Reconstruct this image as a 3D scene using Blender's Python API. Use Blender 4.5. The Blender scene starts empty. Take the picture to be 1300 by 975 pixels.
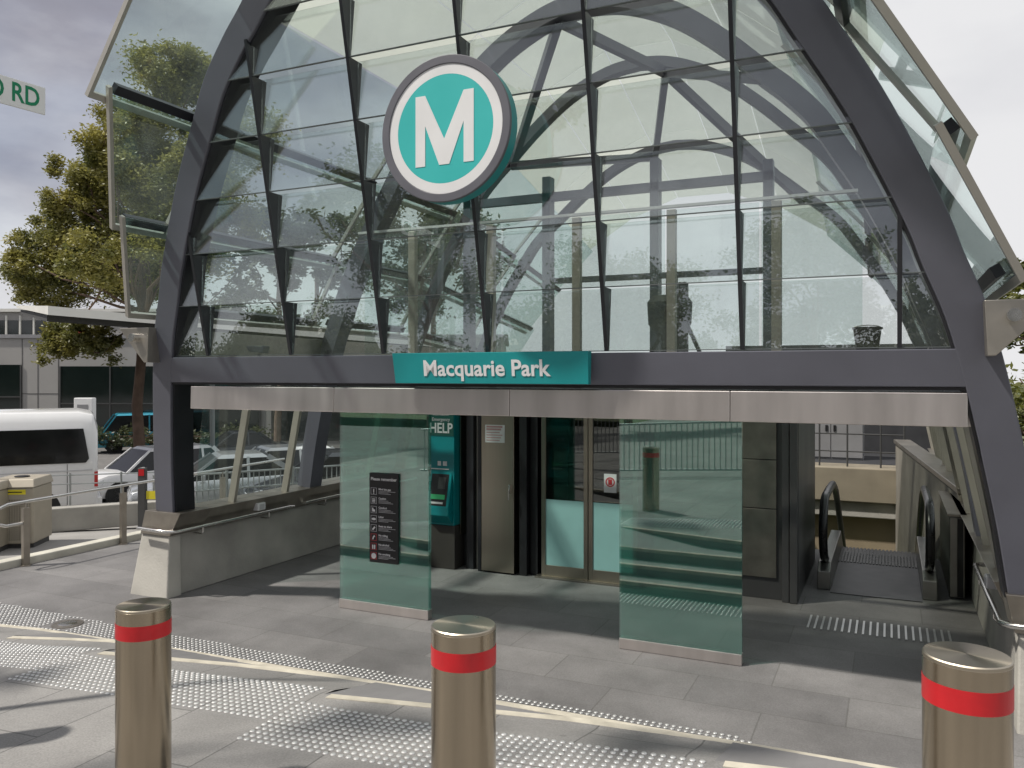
import bpy, bmesh, math, random
from mathutils import Vector, Matrix
random.seed(7)
R = math.radians
scene = bpy.context.scene
COL = scene.collection

# ------------------------------------------------------------------ survey frame
A_ = R(24.8); CA, SA = math.cos(A_), math.sin(A_); EYE = 2.6; FPX = 1040.0
def at(u, z, Z=None, v=None):
    """world point on the sight line of column u, at depth z, height Z (or row v)"""
    xc = (u - 650) / FPX * z
    if Z is None: Z = EYE - (v - 474) / FPX * z
    return Vector((xc * CA - z * SA, xc * SA + z * CA, Z))
def depth(x, y): return -x * SA + y * CA
def interp(tab, x):
    if x <= tab[0][0]: return tab[0][1]
    for (x0, y0), (x1, y1) in zip(tab, tab[1:]):
        if x <= x1: return y0 + (y1 - y0) * (x - x0) / (x1 - x0)
    return tab[-1][1]
def clamp(v, a, b): return max(a, min(b, v))

# ------------------------------------------------------------------ materials
def newmat(name):
    m = bpy.data.materials.new(name); m.use_nodes = True
    nt = m.node_tree; nt.nodes.clear()
    out = nt.nodes.new('ShaderNodeOutputMaterial')
    return m, nt, out
def N(nt, t, **k):
    n = nt.nodes.new(t)
    for a, b in k.items(): setattr(n, a, b)
    return n
def ramp(nt, pts):
    n = N(nt, 'ShaderNodeValToRGB'); e = n.color_ramp.elements
    while len(e) < len(pts): e.new(0.5)
    for el, (p, c) in zip(e, pts):
        el.position = p; el.color = (c[0], c[1], c[2], 1) if not isinstance(c, (int, float)) else (c, c, c, 1)
    return n
def pbr(name, col, rough=.5, metal=0., var=.12, scale=4., bump=0., bscale=60., stretch=(1, 1, 1), spec=.5, aniso=0., rvar=.1, coat=0.):
    m, nt, out = newmat(name); L = nt.links
    b = N(nt, 'ShaderNodeBsdfPrincipled'); L.new(b.outputs[0], out.inputs[0])
    tc = N(nt, 'ShaderNodeTexCoord'); mp = N(nt, 'ShaderNodeMapping'); mp.inputs['Scale'].default_value = stretch
    L.new(tc.outputs['Object'], mp.inputs[0])
    nz = N(nt, 'ShaderNodeTexNoise'); nz.inputs['Scale'].default_value = scale; nz.inputs['Detail'].default_value = 6
    L.new(mp.outputs[0], nz.inputs[0])
    lo = tuple(c * (1 - var) for c in col); hi = tuple(min(1, c * (1 + var)) for c in col)
    rp = ramp(nt, [(.3, lo), (.7, hi)]); L.new(nz.outputs[0], rp.inputs[0]); L.new(rp.outputs[0], b.inputs['Base Color'])
    mr = N(nt, 'ShaderNodeMapRange'); mr.inputs[3].default_value = max(.02, rough - rvar); mr.inputs[4].default_value = min(1, rough + rvar)
    L.new(nz.outputs[0], mr.inputs[0]); L.new(mr.outputs[0], b.inputs['Roughness'])
    b.inputs['Metallic'].default_value = metal; b.inputs['Specular IOR Level'].default_value = spec
    b.inputs['Anisotropic'].default_value = aniso; b.inputs['Coat Weight'].default_value = coat
    if bump:
        n2 = N(nt, 'ShaderNodeTexNoise'); n2.inputs['Scale'].default_value = bscale; n2.inputs['Detail'].default_value = 4
        L.new(mp.outputs[0], n2.inputs[0])
        bp = N(nt, 'ShaderNodeBump'); bp.inputs['Strength'].default_value = bump; bp.inputs['Distance'].default_value = .01
        L.new(n2.outputs[0], bp.inputs['Height']); L.new(bp.outputs[0], b.inputs['Normal'])
    return m
def glass(name, tint, r0, wob=.0, rough=0., dirt=0.0, dirtcol=(.6, .62, .6)):
    m, nt, out = newmat(name); L = nt.links
    tr = N(nt, 'ShaderNodeBsdfTransparent'); tr.inputs[0].default_value = (*tint, 1)
    gl = N(nt, 'ShaderNodeBsdfGlossy'); gl.inputs['Roughness'].default_value = rough; gl.inputs['Color'].default_value = (.92, .96, .95, 1)
    lw = N(nt, 'ShaderNodeLayerWeight'); lw.inputs[0].default_value = .5
    pw = N(nt, 'ShaderNodeMath', operation='POWER'); pw.inputs[1].default_value = 4.0
    L.new(lw.outputs['Facing'], pw.inputs[0])
    ma = N(nt, 'ShaderNodeMath', operation='MULTIPLY_ADD', use_clamp=True); ma.inputs[1].default_value = 1 - r0; ma.inputs[2].default_value = r0
    L.new(pw.outputs[0], ma.inputs[0])
    mx = N(nt, 'ShaderNodeMixShader'); L.new(ma.outputs[0], mx.inputs[0]); L.new(tr.outputs[0], mx.inputs[1]); L.new(gl.outputs[0], mx.inputs[2])
    tc = N(nt, 'ShaderNodeTexCoord')
    if wob:
        nz = N(nt, 'ShaderNodeTexNoise'); nz.inputs['Scale'].default_value = 1.3; nz.inputs['Detail'].default_value = 1
        L.new(tc.outputs['Object'], nz.inputs[0])
        bp = N(nt, 'ShaderNodeBump'); bp.inputs['Strength'].default_value = wob; bp.inputs['Distance'].default_value = .02
        L.new(nz.outputs[0], bp.inputs['Height']); L.new(bp.outputs[0], gl.inputs['Normal'])
    last = mx
    if dirt:
        df = N(nt, 'ShaderNodeBsdfDiffuse'); df.inputs[0].default_value = (*dirtcol, 1)
        tl = N(nt, 'ShaderNodeBsdfTranslucent'); tl.inputs[0].default_value = (*dirtcol, 1)
        ad = N(nt, 'ShaderNodeMixShader'); ad.inputs[0].default_value = .5
        L.new(df.outputs[0], ad.inputs[1]); L.new(tl.outputs[0], ad.inputs[2])
        n2 = N(nt, 'ShaderNodeTexNoise'); n2.inputs['Scale'].default_value = 2.2; n2.inputs['Detail'].default_value = 7
        L.new(tc.outputs['Object'], n2.inputs[0])
        mr = N(nt, 'ShaderNodeMapRange'); mr.inputs[1].default_value = .35; mr.inputs[2].default_value = .75
        mr.inputs[3].default_value = dirt * (.55 if dirt < .2 else .92); mr.inputs[4].default_value = dirt * (1.6 if dirt < .2 else 1.08); L.new(n2.outputs[0], mr.inputs[0])
        m2 = N(nt, 'ShaderNodeMixShader'); L.new(mr.outputs[0], m2.inputs[0]); L.new(mx.outputs[0], m2.inputs[1]); L.new(ad.outputs[0], m2.inputs[2])
        last = m2
    L.new(last.outputs[0], out.inputs[0])
    return m
def paving(name, c1, c2, mortar, tw, th, rot=0., gap=.006, rough=.62, stain=.25, off=(0, 0)):
    m, nt, out = newmat(name); L = nt.links
    b = N(nt, 'ShaderNodeBsdfPrincipled'); L.new(b.outputs[0], out.inputs[0])
    tc = N(nt, 'ShaderNodeTexCoord'); mp = N(nt, 'ShaderNodeMapping'); mp.inputs['Rotation'].default_value = (0, 0, rot); mp.inputs['Location'].default_value = (off[0], off[1], 0)
    L.new(tc.outputs['Object'], mp.inputs[0])
    br = N(nt, 'ShaderNodeTexBrick'); br.offset = .5
    for k, v in (('Scale', 1.), ('Mortar Size', gap), ('Mortar Smooth', .2), ('Bias', 0.), ('Brick Width', tw), ('Row Height', th)): br.inputs[k].default_value = v
    br.inputs['Color1'].default_value = (*c1, 1); br.inputs['Color2'].default_value = (*c2, 1); br.inputs['Mortar'].default_value = (*mortar, 1)
    L.new(mp.outputs[0], br.inputs[0])
    n1 = N(nt, 'ShaderNodeTexNoise'); n1.inputs['Scale'].default_value = .9; n1.inputs['Detail'].default_value = 8; n1.inputs['Roughness'].default_value = .65
    n2 = N(nt, 'ShaderNodeTexNoise'); n2.inputs['Scale'].default_value = 90; n2.inputs['Detail'].default_value = 3
    L.new(tc.outputs['Object'], n1.inputs[0]); L.new(tc.outputs['Object'], n2.inputs[0])
    r1 = ramp(nt, [(.3, 1 - stain), (.7, 1 + stain * .5)]); L.new(n1.outputs[0], r1.inputs[0])
    r2 = ramp(nt, [(.3, .82), (.7, 1.15)]); L.new(n2.outputs[0], r2.inputs[0])
    m1 = N(nt, 'ShaderNodeMix', data_type='RGBA', blend_type='MULTIPLY'); m1.inputs[0].default_value = 1
    L.new(br.outputs[0], m1.inputs[6]); L.new(r1.outputs[0], m1.inputs[7])
    m2 = N(nt, 'ShaderNodeMix', data_type='RGBA', blend_type='MULTIPLY'); m2.inputs[0].default_value = 1
    L.new(m1.outputs[2], m2.inputs[6]); L.new(r2.outputs[0], m2.inputs[7]); L.new(m2.outputs[2], b.inputs['Base Color'])
    vo = N(nt, 'ShaderNodeTexVoronoi'); vo.inputs['Scale'].default_value = 2.6; L.new(tc.outputs['Object'], vo.inputs['Vector'])
    vr = N(nt, 'ShaderNodeMapRange'); vr.inputs[1].default_value = .035; vr.inputs[2].default_value = .06; vr.inputs[3].default_value = .74; vr.inputs[4].default_value = 1.; L.new(vo.outputs['Distance'], vr.inputs[0])
    m3 = N(nt, 'ShaderNodeMix', data_type='RGBA', blend_type='MULTIPLY'); m3.inputs[0].default_value = 1
    L.new(m2.outputs[2], m3.inputs[6]); L.new(vr.outputs[0], m3.inputs[7]); L.new(m3.outputs[2], b.inputs['Base Color'])
    mr = N(nt, 'ShaderNodeMapRange'); mr.inputs[3].default_value = rough - .16; mr.inputs[4].default_value = rough + .16; L.new(n1.outputs[0], mr.inputs[0]); L.new(mr.outputs[0], b.inputs['Roughness'])
    bp = N(nt, 'ShaderNodeBump'); bp.inputs['Strength'].default_value = .25; bp.inputs['Distance'].default_value = .004
    L.new(br.outputs['Fac'], bp.inputs['Height']); bp.invert = True; L.new(bp.outputs[0], b.inputs['Normal'])
    return m
def leafmat(name, lo, hi, scale=.7):
    m, nt, out = newmat(name); L = nt.links
    tc = N(nt, 'ShaderNodeTexCoord'); nz = N(nt, 'ShaderNodeTexNoise'); nz.inputs['Scale'].default_value = scale; nz.inputs['Detail'].default_value = 5
    L.new(tc.outputs['Object'], nz.inputs[0]); rp = ramp(nt, [(.32, lo), (.68, hi)]); L.new(nz.outputs[0], rp.inputs[0])
    d = N(nt, 'ShaderNodeBsdfDiffuse'); t = N(nt, 'ShaderNodeBsdfTranslucent'); g = N(nt, 'ShaderNodeBsdfGlossy'); g.inputs['Roughness'].default_value = .45
    L.new(rp.outputs[0], d.inputs[0]); L.new(rp.outputs[0], t.inputs[0])
    a = N(nt, 'ShaderNodeMixShader'); a.inputs[0].default_value = .42; L.new(d.outputs[0], a.inputs[1]); L.new(t.outputs[0], a.inputs[2])
    c = N(nt, 'ShaderNodeMixShader'); c.inputs[0].default_value = .06; L.new(a.outputs[0], c.inputs[1]); L.new(g.outputs[0], c.inputs[2]); L.new(c.outputs[0], out.inputs[0])
    return m

M = {}
M['frame'] = pbr('dark grey paint', (.125, .128, .155), .42, 0, .14, 1.1, .04, 30, rvar=.12)
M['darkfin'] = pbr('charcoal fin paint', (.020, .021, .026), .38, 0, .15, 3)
M['glassedge'] = pbr('glass edge strip', (.13, .145, .145), .3, 0, .1, 3)
M['soffit'] = pbr('dark soffit', (.04, .041, .045), .6, 0, .15, 3)
M['steel'] = pbr('brushed steel', (.70, .65, .62), .36, .95, .07, 2.2, .03, 30, (2.5, 1, .3), rvar=.08)
M['steelv'] = pbr('brushed steel upright', (.37, .33, .275), .30, 1., .03, 2.2, .02, 40, (10, 10, .4), rvar=.04)
M['steeldull'] = pbr('weathered steel', (.36, .33, .29), .42, 1., .16, 5, .05, 30)
M['bollard'] = pbr('bollard steel', (.39, .33, .25), .22, 1., .06, 2.0, .03, 60, (18, 18, .5), rvar=.07)
M['bollardcap'] = pbr('bollard cap steel', (.46, .41, .33), .30, 1., .05, 6, .03, 60, aniso=.85)
M['railsteel'] = pbr('polished rail steel', (.66, .65, .63), .24, 1., .06, 8)
M['red'] = pbr('red reflective tape', (.55, .014, .02), .35, 0, .06, 18, .05, 90)
M['teal'] = pbr('teal sign enamel', (.012, .30, .31), .38, 0, .05, 3)
M['tealb'] = pbr('bright teal enamel', (.05, .50, .48), .38, 0, .04, 2)
M['tealhelp'] = pbr('help panel teal', (.0, .24, .26), .35, 0, .05, 3)
M['white'] = pbr('white enamel', (.80, .80, .80), .4, 0, .04, 3)
M['ringgrey'] = pbr('sign rim grey', (.13, .13, .15), .42, 0, .06, 4)
M['black'] = pbr('matt black', (.012, .012, .014), .45, 0, .2, 6)
M['ink'] = pbr('print grey', (.55, .55, .56), .6, 0, .05, 8)
M['inkred'] = pbr('print red', (.6, .05, .06), .6, 0, .05, 8)
M['inkpink'] = pbr('print pale red', (.60, .36, .36), .6, 0, .1, 8)
M['darkgreen'] = pbr('dark green print', (.01, .10, .08), .4, 0, .05, 8)
M['green'] = pbr('green print', (.05, .40, .16), .4, 0, .05, 8)
M['signgreen'] = pbr('street sign green', (.0, .22, .10), .5, 0, .05, 8)
M['concrete'] = pbr('concrete', (.40, .385, .35), .8, 0, .22, 1.6, .35, 35)
M['concretelt'] = pbr('pale concrete', (.52, .50, .45), .8, 0, .15, 2.0, .3, 35)
M['cream'] = pbr('cream nosing', (.55, .51, .42), .7, 0, .2, 7, .2, 60)
M['stud'] = pbr('stainless stud', (.66, .66, .65), .30, .4, .05, 20)
M['kerb'] = pbr('cream kerb concrete', (.55, .53, .46), .85, 0, .14, 3, .3, 40)
M['beigepost'] = pbr('beige powder coat', (.43, .405, .345), .45, 0.3, .08, 4)
M['beigeframe'] = pbr('pale metal frame', (.50, .48, .43), .40, .4, .08, 3)
M['gutter'] = pbr('gutter steel', (.45, .42, .37), .38, .9, .12, 3)
M['granite'] = paving('granite paving', (.225, .218, .215), (.175, .17, .17), (.15, .146, .14), 1.2, .6, off=(.3, .1), stain=.36)
M['granite2'] = paving('pale granite paving', (.30, .29, .278), (.25, .243, .235), (.15, .145, .14), 1.2, .6, R(90), off=(.2, .35))
M['tread'] = pbr('stone tread', (.22, .215, .215), .7, 0, .15, 1.4, .2, 70)
M['asphalt'] = pbr('asphalt', (.16, .155, .15), .9, 0, .2, 3, .4, 120)
M['path'] = pbr('grey path concrete', (.30, .29, .275), .85, 0, .15, 1.3, .25, 60)
M['grass'] = pbr('far ground', (.09, .11, .05), .95, 0, .3, .8)
M['pane'] = glass('facade glass', (.95, .975, .97), .17, .02, 0, .03, (.62, .66, .63))
M['sidepane'] = glass('shingle glass', (.88, .945, .925), .05, .02, 0, .035, (.62, .68, .64))
M['roofpane'] = glass('fritted roof glass', (.96, .98, .94), .03, 0, 0, .40, (.90, .93, .85))
M['screen'] = glass('screen glass', (.62, .84, .79), .22, .012, 0, .085, (.36, .66, .60))
M['lowpane'] = glass('side glass', (.92, .96, .95), .05, .02, 0, .02)
M['doorglass'] = glass('door glass', (.55, .58, .55), .10, .01)
M['frosted'] = pbr('frosted door film', (.33, .58, .57), .35, 0, .06, 3, spec=.7)
M['wall'] = pbr('dark cladding', (.10, .10, .103), .36, .2, .12, 2)
M['shadedconcrete'] = pbr('shaded concrete', (.23, .215, .185), .8, 0, .2, 1.6, .2, 30)  # concrete darkened in its base colour to carry the vault's shade
M['plate'] = pbr('dark floor plate', (.07, .07, .075), .45, .3, .15, 6)
M['lobby'] = pbr('lobby dark panel', (.05, .045, .04), .5, 0, .2, 2)
M['brown'] = pbr('ochre panel', (.22, .13, .05), .5, 0, .2, 2)
M['rubber'] = pbr('black rubber', (.012, .012, .013), .30, 0, .2, 9)
M['escsteel'] = pbr('escalator steel', (.34, .33, .31), .36, .9, .12, 5, .04, 50)
M['balglass'] = glass('balustrade glass', (.55, .60, .57), .10)
M['tanconcrete'] = pbr('tan concrete', (.27, .235, .175), .8, 0, .16, 1.5, .15, 20)
M['browncon'] = pbr('brown concrete', (.28, .225, .155), .8, 0, .1, 1.5, .1, 20)
M['cabinet'] = pbr('grey cabinet', (.30, .30, .31), .45, .2, .08, 2)
M['binbeige'] = pbr('beige bin metal', (.40, .36, .29), .5, .2, .08, 5)
M['yellow'] = pbr('yellow label', (.72, .62, .03), .5, 0, .05, 8)
M['carwhite'] = pbr('white car paint', (.80, .80, .80), .22, 0, .02, 2, coat=.6)
M['carsilver'] = pbr('silver car paint', (.48, .50, .52), .25, .5, .03, 2, coat=.6)
M['cardark'] = pbr('dark car paint', (.05, .055, .065), .22, .2, .05, 2, coat=.6)
M['carblue'] = pbr('blue van paint', (.03, .30, .42), .25, 0, .05, 2, coat=.5)
M['carglass'] = pbr('car window glass', (.008, .009, .010), .06, 0, .05, 2, spec=.45)
M['tyre'] = pbr('tyre rubber', (.02, .02, .02), .8, 0, .1, 9)
M['rim'] = pbr('alloy rim', (.45, .45, .46), .35, .9, .1, 5)
M['lamp'] = pbr('headlight lens', (.7, .72, .74), .1, .3, .05, 9)
M['tail'] = pbr('tail light lens', (.5, .02, .02), .15, 0, .05, 9)
M['office'] = pbr('grey office panel', (.36, .35, .335), .6, .0, .08, .4)
M['officedark'] = pbr('dark panel joint', (.06, .06, .06), .7, 0, .1, 2)
M['officeglass'] = pbr('office window glass', (.006, .012, .012), .04, 0, .1, 1, spec=.9)
M['roofwhite'] = pbr('white roof metal', (.74, .73, .68), .5, 0, .06, .7)
M['bark'] = pbr('bark', (.14, .095, .07), .9, 0, .3, 3, .5, 12)
M['leaf'] = leafmat('olive leaves', (.11, .13, .035), (.42, .38, .10), 1.1)
M['leafd'] = leafmat('gum leaves', (.05, .07, .03), (.13, .145, .06))
M['leafy'] = leafmat('yellow green leaves', (.07, .09, .015), (.20, .20, .035))
M['fence'] = pbr('galvanised fence', (.34, .36, .36), .45, .6, .1, 6)

# ------------------------------------------------------------------ mesh helpers
class MB:
    def __init__(s): s.v = []; s.f = []
    def add(s, vs, fs):
        o = len(s.v); s.v += [tuple(v) for v in vs]; s.f += [tuple(i + o for i in f) for f in fs]; return s
    def box(s, a, b):
        (x0, y0, z0), (x1, y1, z1) = a, b
        return s.add([(x0, y0, z0), (x1, y0, z0), (x1, y1, z0), (x0, y1, z0), (x0, y0, z1), (x1, y0, z1), (x1, y1, z1), (x0, y1, z1)],
                     [(0, 3, 2, 1), (4, 5, 6, 7), (0, 1, 5, 4), (1, 2, 6, 5), (2, 3, 7, 6), (3, 0, 4, 7)])
    def prism(s, poly, ext):
        n = len(poly); e = Vector(ext); p = [Vector(q) for q in poly]
        return s.add(p + [q + e for q in p], [tuple(range(n))[::-1], tuple(range(n, 2 * n))] + [(i, (i + 1) % n, n + (i + 1) % n, n + i) for i in range(n)])
    def tube(s, path, r, n=10, cap=True, closed=False):
        P = [Vector(p) for p in path]; rr = r if isinstance(r, (list, tuple)) else [r] * len(P)
        vs = []; fs = []; up = None
        for i, p in enumerate(P):
            if closed: d = (P[(i + 1) % len(P)] - P[i - 1])
            else: d = (P[min(i + 1, len(P) - 1)] - P[max(i - 1, 0)])
            d.normalize()
            if up is None:
                up = Vector((0, 0, 1)) if abs(d.z) < .9 else Vector((1, 0, 0))
            x = d.cross(up).normalized(); up = x.cross(d).normalized()
            for k in range(n):
                a = 2 * math.pi * k / n; vs.append(p + (x * math.cos(a) + up * math.sin(a)) * rr[i])
        m = len(P)
        for i in range(m if closed else m - 1):
            j = (i + 1) % m
            for k in range(n): fs.append((i * n + k, i * n + (k + 1) % n, j * n + (k + 1) % n, j * n + k))
        if cap and not closed: fs += [tuple(range(n))[::-1], tuple(range((m - 1) * n, m * n))]
        return s.add(vs, fs)
    def bar(s, p, q, w, h, up=(0, 0, 1)):
        p, q = Vector(p), Vector(q); d = (q - p).normalized(); u = Vector(up)
        x = d.cross(u).normalized() * (w / 2); y = x.normalized().cross(d).normalized() * (h / 2)
        vs = [p - x - y, p + x - y, p + x + y, p - x + y, q - x - y, q + x - y, q + x + y, q - x + y]
        return s.add(vs, [(0, 3, 2, 1), (4, 5, 6, 7), (0, 1, 5, 4), (1, 2, 6, 5), (2, 3, 7, 6), (3, 0, 4, 7)])
    def lathe(s, prof, c=(0, 0, 0), n=32):
        vs = []; fs = []; m = len(prof)
        for (r, z) in prof:
            for k in range(n):
                a = 2 * math.pi * k / n; vs.append((c[0] + r * math.cos(a), c[1] + r * math.sin(a), c[2] + z))
        for i in range(m - 1):
            for k in range(n): fs.append((i * n + k, i * n + (k + 1) % n, (i + 1) * n + (k + 1) % n, (i + 1) * n + k))
        fs += [tuple(range(n))[::-1], tuple(range((m - 1) * n, m * n))]
        return s.add(vs, fs)
    def loft(s, secs, cap=True):
        n = len(secs[0]); vs = [p for q in secs for p in q]; fs = []
        for i in range(len(secs) - 1):
            for k in range(n): fs.append((i * n + k, i * n + (k + 1) % n, (i + 1) * n + (k + 1) % n, (i + 1) * n + k))
        if cap: fs += [tuple(range(n))[::-1], tuple(range((len(secs) - 1) * n, len(secs) * n))]
        return s.add(vs, fs)
    def quad(s, a, b, c, d): return s.add([a, b, c, d], [(0, 1, 2, 3)])
    def mesh(s, name, m, smooth=None, fix=True):
        me = bpy.data.meshes.new(name); me.from_pydata(s.v, [], s.f); me.update()
        if fix:
            bm = bmesh.new(); bm.from_mesh(me); bmesh.ops.recalc_face_normals(bm, faces=bm.faces); bm.to_mesh(me); bm.free()
        me.materials.append(M[m] if isinstance(m, str) else m)
        if smooth:
            for p in me.polygons: p.use_smooth = True
            me.set_sharp_from_angle(angle=R(smooth))
        return me
    def build(s, name, m, parent=None, smooth=None, bevel=0, fix=True, seg=2):
        o = bpy.data.objects.new(name, s.mesh(name, m, smooth, fix)); COL.objects.link(o)
        if parent: o.parent = parent
        if bevel:
            b = o.modifiers.new('bevel', 'BEVEL'); b.width = bevel; b.segments = seg; b.limit_method = 'ANGLE'; b.angle_limit = R(35)
        return o
def tag(o, label=None, cat=None, group=None, kind=None):
    if label: o['label'] = label
    if cat: o['category'] = cat
    if group: o['group'] = group
    if kind: o['kind'] = kind
    return o
def thing(name, label, cat, loc=(0, 0, 0), rz=0, group=None):
    o = bpy.data.objects.new(name, None); COL.objects.link(o); o.location = loc; o.rotation_euler = (0, 0, rz); o.empty_display_size = .2
    return tag(o, label, cat, group)
def dup(root, loc, rz=0, label=None):
    r = root.copy(); COL.objects.link(r); r.location = loc; r.rotation_euler = (0, 0, rz)
    if label: r['label'] = label
    for ch in list(root.children):
        c = ch.copy(); COL.objects.link(c); c.parent = r
        for g in list(ch.children):
            d = g.copy(); COL.objects.link(d); d.parent = c
    return r
def struct(name, mb, m, smooth=None, fix=True):
    return tag(mb.build(name, m, None, smooth, fix=fix), kind='structure')
def text_mb(txt, size, bold=0., ext=.004, sx=1., align='CENTER'):
    """letters in the XY plane as an MB; extruded along Z"""
    c = bpy.data.curves.new('lettering', 'FONT'); c.body = txt; c.size = size; c.offset = bold; c.extrude = ext; c.align_x = align; c.align_y = 'CENTER'; c.resolution_u = 3
    o = bpy.data.objects.new('lettering', c); COL.objects.link(o); bpy.context.view_layer.update()
    me = o.evaluated_get(bpy.context.evaluated_depsgraph_get()).to_mesh()
    mb = MB(); mb.add([(v.co.x * sx, v.co.y, v.co.z) for v in me.vertices], [tuple(p.vertices) for p in me.polygons])
    o.to_mesh_clear(); bpy.data.objects.remove(o); bpy.data.curves.remove(c)
    return mb
def place(mb, origin, ex, ey):
    """map local xy(z) onto world axes ex, ey, normal ex x ey"""
    ex, ey = Vector(ex).normalized(), Vector(ey).normalized(); ez = ex.cross(ey); o = Vector(origin)
    mb.v = [tuple(o + ex * v[0] + ey * v[1] + ez * v[2]) for v in mb.v]; return mb
FRONT = ((1, 0, 0), (0, 0, 1))          # a face that looks towards -Y

# ------------------------------------------------------------------ ground, steps, street
H5 = [.13, .26, .40, .53, .66]
YE = [[(-12, 4.9), (-9.5, 4.98), (-7.95, 5.2), (-7.47, 5.28), (-6.85, 5.32), (-5, 5.42), (-3, 5.54), (0, 5.6), (2.5, 5.62)],
      [(-7.13, 4.73), (-6.6, 4.92), (-6.17, 5.05), (-5.55, 5.12), (-4.82, 5.15), (-3, 5.24), (0, 5.30), (2.5, 5.32)],
      [(-5.69, 4.51), (-4.43, 4.77), (-3.65, 4.88), (-2.9, 4.93), (-1.85, 4.97), (0, 5.0), (2.5, 5.02)],
      [(-3.32, 4.29), (-1.73, 4.62), (-.9, 4.70), (.14, 4.74), (2.5, 4.76)],
      [(-.80, 4.15), (.5, 4.38), (1.2, 4.44), (2.5, 4.47)]]
ST = [-12., -7.13, -5.69, -3.32, -.80]
UP = [(-13, 0), (-10, .06), (-8, .18), (-7.13, .26), (-5.69, .40), (-3.32, .53), (-.8, .66), (.3, .73), (3, .88), (6, 1.0)]
def hk(k, x): return min(H5[0], interp(UP, x)) if k == 0 else H5[k]
def topk(x): return max(k for k in range(5) if ST[k] <= x + 1e-6)
def G(x, y):
    k = topk(x); yk = interp(YE[k], x)
    t = clamp((yk - y) / .62, 0, 1); t = t * t * (3 - 2 * t)
    return hk(k, x) * (1 - t) + interp(UP, x) * t
def column(x, k):
    yk = interp(YE[k], x); pts = []
    for y in (-40, -12, -6, -2, 0, 1, 1.8, 2.4, 2.8, 3.2, 3.4, 3.6, 3.8, 4.0):
        if y < yk - .63: pts.append((y, interp(UP, x)))
    up = [(yk - .62 * s, None) for s in (1, .8, .6, .4, .2)]
    for y, _ in up: pts.append((y, G2(x, y, k, yk)))
    steps = [(yk, hk(k, x))]
    for j in range(k - 1, -1, -1):
        yj1, yj = interp(YE[j + 1], x), interp(YE[j], x)
        hb = hk(j, x) + (H5[j + 1] - hk(j, x)) * clamp(1 - (x - ST[j + 1]) / 1.2, 0, 1)
        steps += [(yj1 + .001, hb), (yj, hk(j, x))]
    steps.append((interp(YE[0], x) + .001, 0.0))
    return pts, steps
def G2(x, y, k, yk):
    t = clamp((yk - y) / .62, 0, 1); t = t * t * (3 - 2 * t)
    return hk(k, x) * (1 - t) + interp(UP, x) * t
upper = MB(); steps = MB()
xs = sorted(set([-12 + .15 * i for i in range(int(18 / .15) + 1)] + ST))
ypad = (-40, -12, -6, -2, 0, 1, 1.8, 2.4, 2.8, 3.2)
for x0, x1 in zip(xs, xs[1:]):
    k = topk(x0)
    cols = []
    for x in (x0, x1):
        yk = interp(YE[k], x)
        p = [(y, interp(UP, x)) for y in ypad] + [(yk - .62 * s, G2(x, yk - .62 * s, k, yk)) for s in (1, .8, .6, .4, .2, 0)]
        cols.append((p, column(x, k)[1]))
    for which, mb in ((0, upper), (1, steps)):
        a, b = cols[0][which], cols[1][which]
        for (ya0, za0), (ya1, za1), (yb0, zb0), (yb1, zb1) in zip(a, a[1:], b, b[1:]):
            mb.quad((x0, ya0, za0), (x1, yb0, zb0), (x1, yb1, zb1), (x0, ya1, za1))
struct('upper_pavement', upper, 'granite2', fix=False)
struct('steps', steps, 'tread', fix=False)
lower = MB()
def sheet(mb, x0, y0, x1, y1, z=0.): mb.quad((x0, y0, z), (x1, y0, z), (x1, y1, z), (x0, y1, z))
sheet(lower, -10.7, 4.8, 6, 12.9, -.003); sheet(lower, -10.7, 12.9, -2.4, 30, -.003)
struct('entrance_floor', lower, 'granite', fix=False)

def zroad(x, y): return clamp(-.1 * (depth(x, y) - 13.2), -1.4, 0) - .10
road = MB(); path = MB()
nx, ny = 44, 44
for i in range(nx):
    for j in range(ny):
        x0, x1 = -80 + (69.2) * i / nx, -80 + 69.2 * (i + 1) / nx
        y0, y1 = -20 + 100 * j / ny, -20 + 100 * (j + 1) / ny
        road.quad(*[(x, y, zroad(x, y)) for x, y in ((x0, y0), (x1, y0), (x1, y1), (x0, y1))])
for j in range(24):
    y0, y1 = 12 + 60 * j / 24, 12 + 60 * (j + 1) / 24
    road.quad(*[(x, y, min(-.02, zroad(x, y))) for x, y in ((-10.8, y0), (-8.4, y0), (-8.4, y1), (-10.8, y1))])
struct('road', road, 'asphalt', fix=False)
for j in range(20):
    y0, y1 = -10 + 24 * j / 20, -10 + 24 * (j + 1) / 20
    path.quad(*[(x, y, zroad(x, y) + .02) for x, y in ((-15, y0), (-10.85, y0), (-10.85, y1), (-15, y1))])
struct('path', path, 'path', fix=False)
gr = MB(); sheet(gr, -400, -400, 400, 400, -1.72); struct('ground', gr, 'grass', fix=False)
kb = MB(); kb.box((-10.86, 3.0, -.2), (-10.66, 11.5, .10)); o = kb.build('kerb', 'kerb', bevel=.02); tag(o, kind='structure')
# pale road lines
rl = MB()
for z in (15.2, 21.0):
    a, b, c, d = at(-60, z, 0), at(250, z, 0), at(250, z + .18, 0), at(-60, z + .18, 0)
    rl.quad(*[(p.x, p.y, zroad(p.x, p.y) + .006) for p in (a, b, c, d)])
struct('road_line', rl, 'roofwhite', fix=False)

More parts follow.
